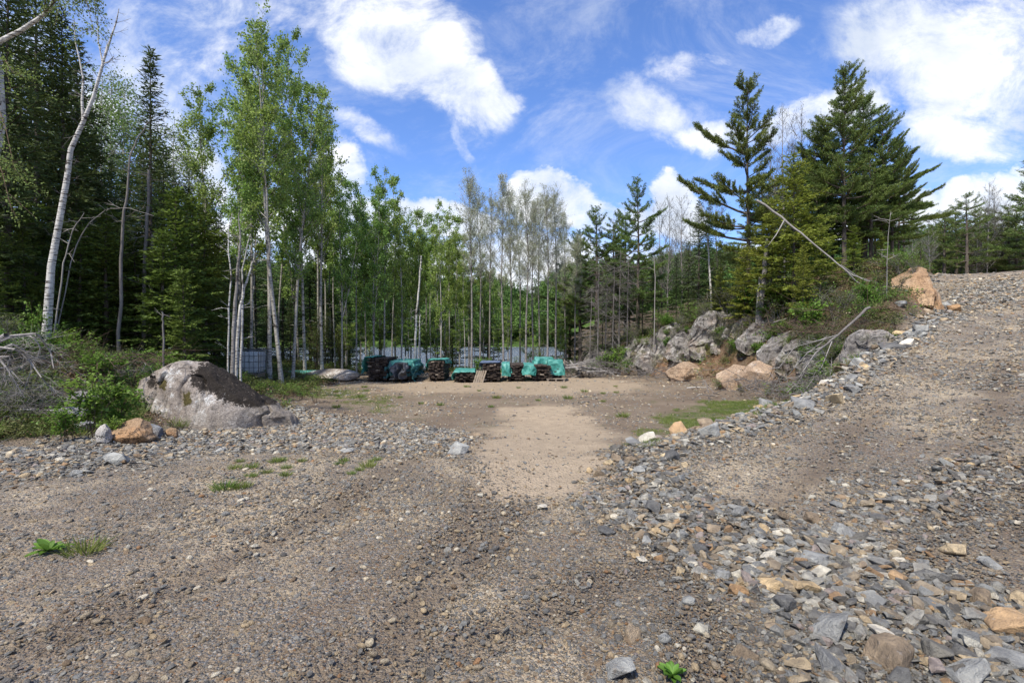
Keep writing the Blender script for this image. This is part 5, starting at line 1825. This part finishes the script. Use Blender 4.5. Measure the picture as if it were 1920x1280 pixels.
def tarp(label, px, d, w, ln, h, left, right, front, seed, mat='tarp_teal', dx=0, rz=0, amp=.05, back=.3, cx=0.0, cy=0.0, group='tarps over the timber'):
    amp *= 1.5
    """cloth laid over a w x ln x h block; left/right/front/back = how far it hangs; negative = stops short of that edge"""
    rng = RS(seed)
    x, y, z = at(px, d=d)
    nu, nv = 54, 54
    us = np.linspace(-w / 2 - left, w / 2 + right, nu); vs = np.linspace(-ln / 2 - front, ln / 2 + back, nv)
    U_, V_ = np.meshgrid(us, vs)
    a, b_ = w / 2 + .02, ln / 2 + .02
    dxu = np.maximum(np.abs(U_) - a, 0); dyv = np.maximum(np.abs(V_) - b_, 0)
    n_ = fbm(U_ * 3 + seed, V_ * 3, seed, 3)
    n2_ = fbm(U_ * 8 + seed, V_ * 2.5, seed + 9, 3)
    fold = np.sin(U_ * 11 + seed + n_ * 3) * .5 + np.sin(V_ * 9 + n_ * 4) * .5
    X = np.sign(U_) * np.minimum(np.abs(U_), a) + np.sign(U_) * dxu * .12
    Y = np.sign(V_) * np.minimum(np.abs(V_), b_) + np.sign(V_) * dyv * .12
    drop = np.hypot(dxu, dyv)
    hang = sstep(drop, 0, .3)
    X = X + np.sign(U_) * (dxu > 0) * hang * (amp * fold + .03 + .05 * n_)
    Y = Y + np.sign(V_) * (dyv > 0) * hang * (amp * np.sin(U_ * 12 + n_ * 4) + .03 + .05 * n_)
    Z = h + .02 - drop * .97 + n_ * .035 + n2_ * .02 + .02
    Z = np.maximum(Z + .06 * n2_ * hang, .015 + .01 * n_)
    P = np.stack([X + cx, Y + cy, Z], -1).reshape(-1, 3)
    i = np.arange(nv - 1)[:, None] * nu; j = np.arange(nu - 1)[None, :]
    F = np.stack([i + j, i + j + 1, i + nu + j + 1, i + nu + j], -1).reshape(-1, 4)
    o = MB().add(P, F).build('tarp', MAT[mat], None, True)
    o.location = (x + dx, y + ln / 2, z); o.rotation_euler = (0, 0, rz)
    return prop(o, label=label, cat='tarp', group=group)


D0 = 25.2
make_stack(707, D0, .98, 1.17, 2.4, 1, 'tall stack of rough dark boards, leftmost along the yard', bulge=.07)
tarp('teal tarp hanging down the left side of the leftmost board stack', 693, D0, .5, 2.3, 1.20, .85, -.05, .04, 2, cx=.02)
make_stack(752, D0 + .2, 1.0, .95, 2.0, 3, 'board stack wrapped in green and grey tarps, second from the left')
tarp('dull green tarp wrapped round the second board stack', 752, D0 + .2, 1.15, 2.1, .98, .8, .8, .75, 4, 'tarp_dull', amp=.09)
tarp('bright teal tarp laid on top of the second board stack', 754, D0 + .15, 1.05, 2.1, 1.03, .30, .32, .28, 5, amp=.05)
tarp('dark grey tarp draped down the front of the second board stack', 752, D0 - .15, .55, .6, .96, .15, .2, .85, 6, 'tarp_grey', amp=.13)
make_stack(818, D0 + .3, .78, 1.02, 2.4, 7, 'narrow stack of black boards standing alone, third from the left', bulge=.08)
tarp('teal tarp over the top and back of the narrow black stack', 817, D0 + .35, .8, 2.2, 1.04, .5, .25, -.12, 8, amp=.04)
make_stack(869, D0 - .1, .92, .50, 2.2, 9, 'low stack of boards under a peaked tarp, fourth from the left', rz=.06)
tarp('peaked teal tarp over the low fourth board stack', 868, D0 - .1, 1.0, 2.3, .55, .5, .25, .10, 10, amp=.06, rz=.06)
make_stack(921, D0, .86, .92, 2.2, 11, 'dark board stack with a blue-grey sheet on top, fifth from the left')
tarp('blue-grey crumpled sheet on top of the fifth board stack', 918, D0, .95, 2.1, .95, .28, .05, .03, 12, 'tarp_blue', amp=.05)
make_stack(968, D0 + .2, .82, .84, 2.4, 13, 'ragged dark board stack, sixth from the left', bulge=.22)
tarp('teal tarp stretched down between the fifth and sixth board stacks', 948, D0 + .1, .35, 2.1, .86, .02, .35, .65, 14, amp=.05)
make_stack(1017, D0 + .2, .84, .80, 2.4, 15, 'ragged dark board stack, seventh from the left', bulge=.22)
tarp('teal tarp stretched down between the sixth and seventh board stacks', 992, D0 + .1, .45, 2.1, .80, .05, .3, .55, 16, amp=.05)
make_stack(1042, D0 + .5, .66, .92, 1.0, 17, 'pallet stack hidden under teal tarp at the right end of the row')
tarp('bright teal tarp wrapped over the pallet stack at the right end', 1042, D0 + .5, .68, 1.05, 1.02, .72, .74, .80, 18, amp=.02)
tarp('teal tarp bunched on the back stack behind the right end of the row', 1020, D0 + 1.6, .9, 1.0, 1.12, .4, .3, .5, 19, amp=.05)
# pallet under the last one
x, y, z = at(1042, d=D0 + .25)
pal = empty('pallet', (x, y, z), label='grey wooden pallet under the teal tarp at the right end', cat='pallet')
for sx in (-.5, 0, .5):
    mb = MB(); box(mb, (sx * .8, 0, .07), (.08, .3, .09)); mb.build('block', MAT['board_pale'], pal)
for zz in (.015, .135):
    mb = MB(); box(mb, (0, 0, zz), (.95, .34, .022)); mb.build('deck_board', MAT['board_pale'], pal)
# boards leaning at the fifth stack
for i in range(5):
    x, y, z = at(888 + i * 4.0, d=D0 - .12 - .02 * i)
    mb = MB(); box(mb, (0, 0, .30), (.075, .03, .64), jit=.012, rng=RS(i))
    o = mb.build('leaning_board', MAT['board_pale'], None); o.location = (x, y, z); o.rotation_euler = (-.12, .30, 0)
    prop(o, label='weathered brown board leaning against the fifth stack, %sfrom the left of five' % (ordw(i) or 'first '), cat='board', group='boards leaning on the fifth stack')
# sticks and scraps on top of the second stack
x, y, z = at(757, d=D0 + .2)
mb = MB(); tube(mb, [[-.05, 0, 0], [.05, .02, .18], [.22, 0, .33]], [.03, .025, .012], 6)
o = mb.build('fallen_branch', MAT['bark_birch'], None, True); o.location = (x - .02, y + .3, z + 1.05)
prop(o, label='crooked white stick standing on the second board stack', cat='branch')
# tarps lying by the trees left of the small boulder
tarp('long teal tarp lying folded on the ground behind the low boulder', 560, 26, 1.9, .7, .14, .2, .2, .15, 23, amp=.03, rz=.05, group=None)
tarp('small teal tarp lying on the ground left of the low boulder', 612, 27, .9, .6, .16, .15, .15, .1, 24, amp=.03, group=None)


def tote():
    x, y, z = at(468, d=21.5)
    e = empty('water_tank', (x, y, z), .1, label='white plastic tank in a metal cage among the trunks behind the boulder', cat='tank')
    bm = bmesh.new()
    bmesh.ops.create_cube(bm, size=1)
    bmesh.ops.scale(bm, verts=bm.verts, vec=(1.0, .95, .85))
    bmesh.ops.bevel(bm, geom=bm.edges, offset=.07, segments=3, affect='EDGES')
    me = bpy.data.meshes.new('tank'); bm.to_mesh(me); bm.free(); me.materials.append(MAT['tank_plastic'])
    o = bpy.data.objects.new('tank', me); COL.objects.link(o); o.parent = e; o.location = (0, 0, .62)
    mb = MB()
    for s_ in (-1, 1):
        for k in range(7):
            xx = -.54 + k * .18
            tube(mb, [[xx, s_ * .52, .16], [xx, s_ * .52, 1.12]], [.011, .011], 5)
            tube(mb, [[s_ * .55, -.5 + k * .167, .16], [s_ * .55, -.5 + k * .167, 1.12]], [.011, .011], 5)
        for k in range(5):
            zz = .17 + k * .237
            tube(mb, [[-.55, s_ * .535, zz], [.55, s_ * .535, zz]], [.011, .011], 5)
            tube(mb, [[s_ * .565, -.53, zz], [s_ * .565, .53, zz]], [.011, .011], 5)
    mb.build('cage', MAT['cage_metal'], e)
    mb = MB()
    for k in range(3):
        box(mb, (-.45 + k * .45, 0, .06), (.12, 1.0, .12))
    box(mb, (0, 0, .135), (1.12, 1.06, .03))
    mb.build('pallet_base', MAT['board_pale'], e)
    mb = MB(); tube(mb, [[0, 0, 1.04], [0, 0, 1.08]], [.09, .09], 14); mb.add([[0, 0, 1.08]], [[0, 0, 0]]) if 0 else None
    mb.build('lid', MAT['cage_metal'], e)


tote()


# ------------------------------------------------------------------ shrubs, grass tufts, ground cover
def shrub_mesh(seed, H=1.0, spread=.5, stems=9, leaves=900, ls=.06, leaf='leaf_shrub', stem_m='twig_brown', broad=.6):
    rng = RS(seed)
    f = MB(); s_ = MB()
    pts = []
    for k in range(stems):
        a = rng.uniform(0, 6.28); l = H * rng.uniform(.6, 1.05)
        o_ = np.array([math.cos(a), math.sin(a), 0]) * spread
        p0 = np.array([rng.normal() * .06, rng.normal() * .06, -.05]); p1 = o_ * .35 * rng.uniform(.5, 1) + [0, 0, l * .55]; p2 = o_ * rng.uniform(.4, 1) + [0, 0, l]
        tube(s_, [p0, p1, p2], [.009, .007, .003], 4)
        for q in range(6):
            t = rng.uniform(.3, 1)
            b0 = p0 + (p1 - p0) * t * 2 if t < .5 else p1 + (p2 - p1) * (t - .5) * 2
            b1 = b0 + np.array([rng.normal(), rng.normal(), rng.uniform(0, .8)]) * .16 * H
            tube(s_, [b0, b1], [.004, .002], 3)
            pts.append((b0, b1))
    S = np.array(pts)
    ix = rng.randint(len(S), size=leaves)
    P = S[ix, 0] + (S[ix, 1] - S[ix, 0]) * rng.uniform(.2, 1.15, (leaves, 1)) + rng.normal(size=(leaves, 3)) * .035 * H
    D = rng.normal(size=(leaves, 3)) * [1, 1, .35]; N_ = rng.normal(size=(leaves, 3)) * .5 + [0, 0, 1]
    sz = ls * rng.uniform(.6, 1.3, leaves)
    cards(f, P, D, N_, sz, sz * broad)
    return f.data('foliage', MAT[leaf]), s_.data('stems', MAT[stem_m], True)


SHR = {'leafy': [shrub_mesh(s, 1.0, .5, 10, 1100, .075, 'leaf_shrub', broad=.75) for s in (1, 2, 3)], 'small': [shrub_mesh(s, 1.0, .6, 8, 500, .06, 'leaf_shrub') for s in (4, 5)],
       'dull': [shrub_mesh(s, 1.0, .65, 12, 700, .05, 'leaf_dull', 'twig_grey') for s in (6, 7)], 'conifer': [shrub_mesh(s, 1.0, .5, 12, 1500, .06, 'needle_cedar', 'twig_brown', .3) for s in (8, 9)]}
SH = []


from mathutils.bvhtree import BVHTree
_v, _f = [], []
for _o in [o_ for o_ in COL.objects if o_.name.startswith('bedrock_outcrop')]:
    _m = _o.rotation_euler.to_matrix()
    n0 = len(_v)
    _v += [_m @ q.co + _o.location for q in _o.data.vertices]
    _f += [[n0 + a for a in p.vertices] for p in _o.data.polygons]
LEDGES = BVHTree.FromPolygons(_v, _f)


def H2(x, y):
    """ground height, or the top of a bedrock ledge where one stands there"""
    z = H1(x, y)
    hit = LEDGES.ray_cast(Vector((x, y, 30)), Vector((0, 0, -1)))
    return max(z, hit[0].z - .04) if hit[0] is not None else z


def shrub(kind, px, d, h, zone, wide=1.0, label=None, name='shrub', cat='shrub'):
    rng = RS(3000 + len(SH))
    x = (px - 960) / 960 * d
    z = H2(x, d)
    f, s_ = SHR[kind][rng.randint(len(SHR[kind]))]
    e = empty(name, (x, d, z), rng.uniform(0, 6.28))
    e.scale = (h * wide, h * wide, h)
    e['category'] = cat
    for nm, me in (('foliage', f), ('stems', s_)):
        o = bpy.data.objects.new(nm, me); COL.objects.link(o); o.parent = e
    SH.append(dict(o=e, zone=zone, px=px, label=label))


shrub('leafy', 182, 9.3, 1.25, '', .75, 'tall leafy green shrub growing against the left of the mossy boulder')
shrub('leafy', 215, 9.7, 1.0, '', .8, 'green shrub spreading over the left shoulder of the mossy boulder')
shrub('leafy', 122, 8.9, .72, '', .9, 'low leafy green shrub left of the tall shrub')
shrub('leafy', 205, 8.9, .45, '', .9, 'small green shrub above the rust-brown rock')
shrub('leafy', 62, 13, 1.35, '', .5, 'slender leafy sapling in front of the foot of the white birch', 'sapling', 'sapling')
rngs = RS(44)
for k in range(34):
    px = -20 + k * 13 + rngs.uniform(-6, 6)
    shrub(rngs.choice(['small', 'leafy', 'dull']), px, rngs.uniform(11.6, 14.5) + (2.0 if px > 300 else 0), rngs.uniform(.45, .95), 'leftbank', 1.0)
for k in range(9):
    shrub('small', 395 + k * 24 + rngs.uniform(-6, 6), rngs.uniform(16.5, 20), rngs.uniform(.35, .6), 'aspenfoot', 1.2)
for k in range(150):
    px = rngs.uniform(1100, 1580)
    shrub(rngs.choice(['small', 'dull', 'leafy', 'dull']), px, np.interp(px, [1100, 1300, 1400, 1560], [31.5, 26.5, 22.5, 15.5]) + (rngs.uniform(.3, 1.9) if k % 3 else rngs.uniform(1.5, 4.5)), rngs.uniform(.35, .8) * (1.0 if k % 3 else 1.9), 'hill' if px < 1330 else 'hillb')
for k in range(44):
    px = rngs.uniform(1500, 1725)
    shrub(rngs.choice(['small', 'dull', 'leafy', 'dull']), px, np.interp(px, [1500, 1600, 1725], [15, 16, 19.5]) + rngs.uniform(0, 5), rngs.uniform(.4, 1.0), 'crestbank')
for px, d, h in [(1345, 21, .5), (1390, 19, .45), (1440, 18.0, .6), (1470, 17.5, .6), (1500, 16, .8), (1535, 14.5, .9), (1545, 13.6, 1.0), (1150, 30, 1.6), (1135, 30.5, 1.2), (1175, 29, 1.0), (1510, 14.3, 1.0), (1575, 14, .8)]:
    shrub('leafy' if h > .9 else 'small', px, d, h, 'hillfoot', 1.0)
for k in range(14):
    shrub(rngs.choice(['small', 'leafy']), 600 + k * 36 + rngs.uniform(-12, 12), rngs.uniform(31, 35), rngs.uniform(.6, 1.3), 'behindyard', .8)
# small conifers between the trunks at the back of the yard
for px, d, h in [(592, 29.5, 2.6), (640, 31, 2.2), (838, 33, 2.2), (1010, 32, 2.0), (640, 34, 3.0)]:
    shrub('conifer', px, d, h, 'smallfir', .55, name='young_fir', cat='young fir')
ZS = dict(leftbank='low green bush along the top of the left bank', aspenfoot='small bush at the feet of the leafy aspens', hill='scrubby bush among the rocks of the lake half of the hill', hillb='scrubby bush among the rocks of the road half of the hill', crestbank='bush on the slope beside the cut rock face',
          hillfoot='green bush at the foot of the wooded hill', behindyard='leafy bush between the trunks behind the timber stacks', smallfir='young fir between the trunks behind the timber stacks')
gz = {}
for s_ in SH:
    if s_['label']:
        s_['o']['label'] = s_['label']
    else:
        gz.setdefault(s_['zone'], []).append(s_)
for zn, L in gz.items():
    L.sort(key=lambda q: q['px'])
    for i, q in enumerate(L):
        q['o']['label'] = f"{ZS[zn]}, {ordw(i) or 'first '}from the left"
        q['o']['group'] = ZS[zn].replace('bush', 'bushes').replace('young fir', 'young firs')


def blades(mb, n, H, spread, rng, w=.006):
    a = rng.uniform(0, 6.28, n); r = rng.uniform(0, spread, n)
    P = np.stack([np.cos(a) * r, np.sin(a) * r, np.full(n, -.01)], -1)
    D = np.stack([np.cos(a) * .5, np.sin(a) * .5, np.ones(n)], -1) + rng.normal(size=(n, 3)) * .25
    cards(mb, P, D, rng.normal(size=(n, 3)) * [1, 1, .1], H * rng.uniform(.5, 1.1, n), w, 0, .35)


TUFT = []
for k in range(4):
    mb = MB(); blades(mb, 130, .12, .07, RS(k), .006); TUFT.append(mb.data('grass_tuft', MAT['grass']))
tz = [(157, 1036, 1.3, 'bright grass tuft beside the broad-leaved weed in the near gravel'), (420, 918, 1.2, 'grass tuft in the gravel before the mossy boulder, left of two'), (452, 916, .9, 'grass tuft in the gravel before the mossy boulder, right of two'),
      (1168, 782, 1.6, 'grass tuft on the yard right of the sand path'), (535, 892, .7, 'small grass tuft on the gravel left of the sand path'), (690, 876, .9, 'low grass tuft at the left of the sand path')]
for i in range(22):
    r_ = RS(500 + i)
    tz.append((r_.uniform(620, 1250), r_.uniform(725, 765), r_.uniform(.8, 1.6), None))
for i in range(16):
    r_ = RS(600 + i)
    tz.append((r_.uniform(430, 720), r_.uniform(862, 895), r_.uniform(.5, .8), None))
cnt = {0: 0, 1: 0}
tl = sorted([t for t in tz if t[3] is None], key=lambda t: t[0])
for px, py, s_, lb in [t for t in tz if t[3]] + tl:
    x, y, z = gpt(px, py)
    o = bpy.data.objects.new('grass_tuft', TUFT[int(px) % 4]); COL.objects.link(o)
    o.location = (x, y, z); o.scale = (s_ * 1.3, s_ * 1.3, s_); o.rotation_euler = (0, 0, px)
    grp = None
    if lb is None:
        k = 0 if py < 800 else 1
        lb = (f"grass tuft on the bare yard before the timber, {ordw(cnt[k]) or 'first '}from the left" if k == 0 else f"tiny grass tuft in the gravel before the small boulder, {ordw(cnt[k]) or 'first '}from the left")
        grp = 'grass tufts on the yard' if k == 0 else 'tiny grass tufts in the gravel'
        cnt[k] += 1
    prop(o, label=lb, cat='grass tuft', group=grp)


def weed(px, py, s_, lb):
    x, y, z = gpt(px, py)
    rng = RS(int(px))
    mb = MB()
    n = 15
    for k in range(n):
        a = k * 2.4 + rng.uniform(-.3, .3); L = rng.uniform(.6, 1) * s_
        el = rng.uniform(.25, 1.0)
        t = np.linspace(0, 1, 7); wd = np.sin(np.pi * np.clip(t * .92 + .04, 0, 1)) ** .9 * .20 * L
        c = np.stack([np.cos(a) * t * L * np.cos(el), np.sin(a) * t * L * np.cos(el), t * L * np.sin(el) - t * t * .25 * L + .01], -1)
        sd_ = np.array([-np.sin(a), np.cos(a), 0])
        Vv = np.concatenate([c + sd_ * wd[:, None] / 1 + [0, 0, .012], c, c - sd_ * wd[:, None] + [0, 0, .012]])
        F = [[i, i + 1, 7 + i + 1, 7 + i] for i in range(6)] + [[7 + i, 7 + i + 1, 14 + i + 1, 14 + i] for i in range(6)]
        mb.add(Vv, F)
    o = mb.build('weed', MAT['leaf_shrub'], None, True); o.location = (x, y, z)
    prop(o, label=lb, cat='weed')


weed(88, 1038, .17, 'broad-leaved green weed growing in the near gravel at the left')
weed(1262, 1276, .10, 'low green weed at the bottom edge below the rubble')


def cover():
    rng = RS(90)
    # grass blades in the green patch beside the road edging
    L = []
    for k in range(4):
        mb = MB(); blades(mb, 26, 1, .9, RS(40 + k), .05); L.append(mb.data('blades', MAT['grass']))
    coll = variants('blade_bunch', L)
    P = []
    for poly, n in ((GRASS, 9000), (GRASS2, 2600)):
        A = np.array(poly)
        x = rng.uniform(A[:, 0].min() - .6, A[:, 0].max() + .6, n); y = rng.uniform(A[:, 1].min() - .8, A[:, 1].max() + .8, n)
        dd = poly_sd(x, y, poly) + .8 * fbm(x * .9, y * .9, 5, 3)
        keep = (dd > -.1) & (vn(x * 1.7, y * 1.7, 6) + vn(x * 5, y * 5, 7) * .5 > .72)
        P.append(np.stack([x, y], -1)[keep])
    P = np.concatenate(P); n = len(P)
    z = height(P[:, 0], P[:, 1])
    s_ = rng.uniform(.05, .12, n)
    scatter('grass', np.concatenate([P, z[:, None]], 1), np.stack([0 * s_, 0 * s_, rng.uniform(0, 6.28, n)], -1), np.stack([s_, s_, s_ * .9], -1), rng.randint(0, 4, n), coll, 'short green grass patches on the yard beside the stone edging', 'grass')
    # low undergrowth, leaf litter and twigs on both wooded banks
    L = []
    for k, (lf, nn, hh) in enumerate([('leaf_shrub', 60, .5), ('leaf_dull', 70, .5), ('grass', 0, 0), ('leaf_dead', 60, .12), ('leaf_dull', 60, .35), ('twig_grey', 0, 0), ('leaf_dead', 70, .1)]):
        r = RS(70 + k); mb = MB()
        if lf == 'grass':
            blades(mb, 40, .8, .35, r, .03)
        elif lf == 'twig_grey':
            for q in range(7):
                a = r.uniform(0, 6.28); p = r.normal(size=3) * [.3, .3, .04] + [0, 0, .06]
                tube(mb, [p, p + np.array([math.cos(a), math.sin(a), r.uniform(-.1, .3)]) * r.uniform(.3, .9)], [.014, .006], 3)
        else:
            Pp = r.normal(size=(nn, 3)) * [.33, .33, hh * .35] + [0, 0, hh * .5]
            cards(mb, Pp, r.normal(size=(nn, 3)) * [1, 1, .4], r.normal(size=(nn, 3)) * .5 + [0, 0, 1], .16 * r.uniform(.6, 1.2, nn), .10)
        L.append(mb.data('cover', MAT[lf]))
    coll = variants('cover_plant', L)
    n = 60000
    d = np.exp(rng.uniform(math.log(7.5), math.log(52), n)); th = rng.uniform(-.84, .84, n)
    x = d * np.sin(th); y = d * np.cos(th)
    Z = zones(x, y)
    nz = vn(x * .7, y * .7, 5)
    keep = (rng.uniform(size=n) < (Z['floor'] * (1 - .75 * Z['orange']) * (.35 + .6 * nz))) & (y > 8.2) & (y < np.where(x < -13, 50, np.where(x > 6, 50, 34)))
    x, y, d = x[keep], y[keep], d[keep]; n = len(x)
    s_ = rng.uniform(.25, .6, n) * np.interp(d, [8, 20, 50], [.55, .9, 1.5])
    pr = vn(x * .5, y * .5, 15)[:, None]
    idx = np.where(rng.uniform(size=n) < .2 + .5 * pr[:, 0], rng.choice([0, 1, 2, 4], n), rng.choice([3, 5, 6, 1], n))
    scatter('undergrowth', np.stack([x, y, height(x, y)], -1), np.stack([rng.normal(size=n) * .1, rng.normal(size=n) * .1, rng.uniform(0, 6.28, n)], -1), np.stack([s_, s_, s_], -1), idx, coll, 'undergrowth of low leaves, dead litter and twigs on the wooded banks', 'undergrowth')
    print('cover', n)


cover()
print('trees', len(TREES), 'shrubs', len(SH), 'stones', len(STONES))
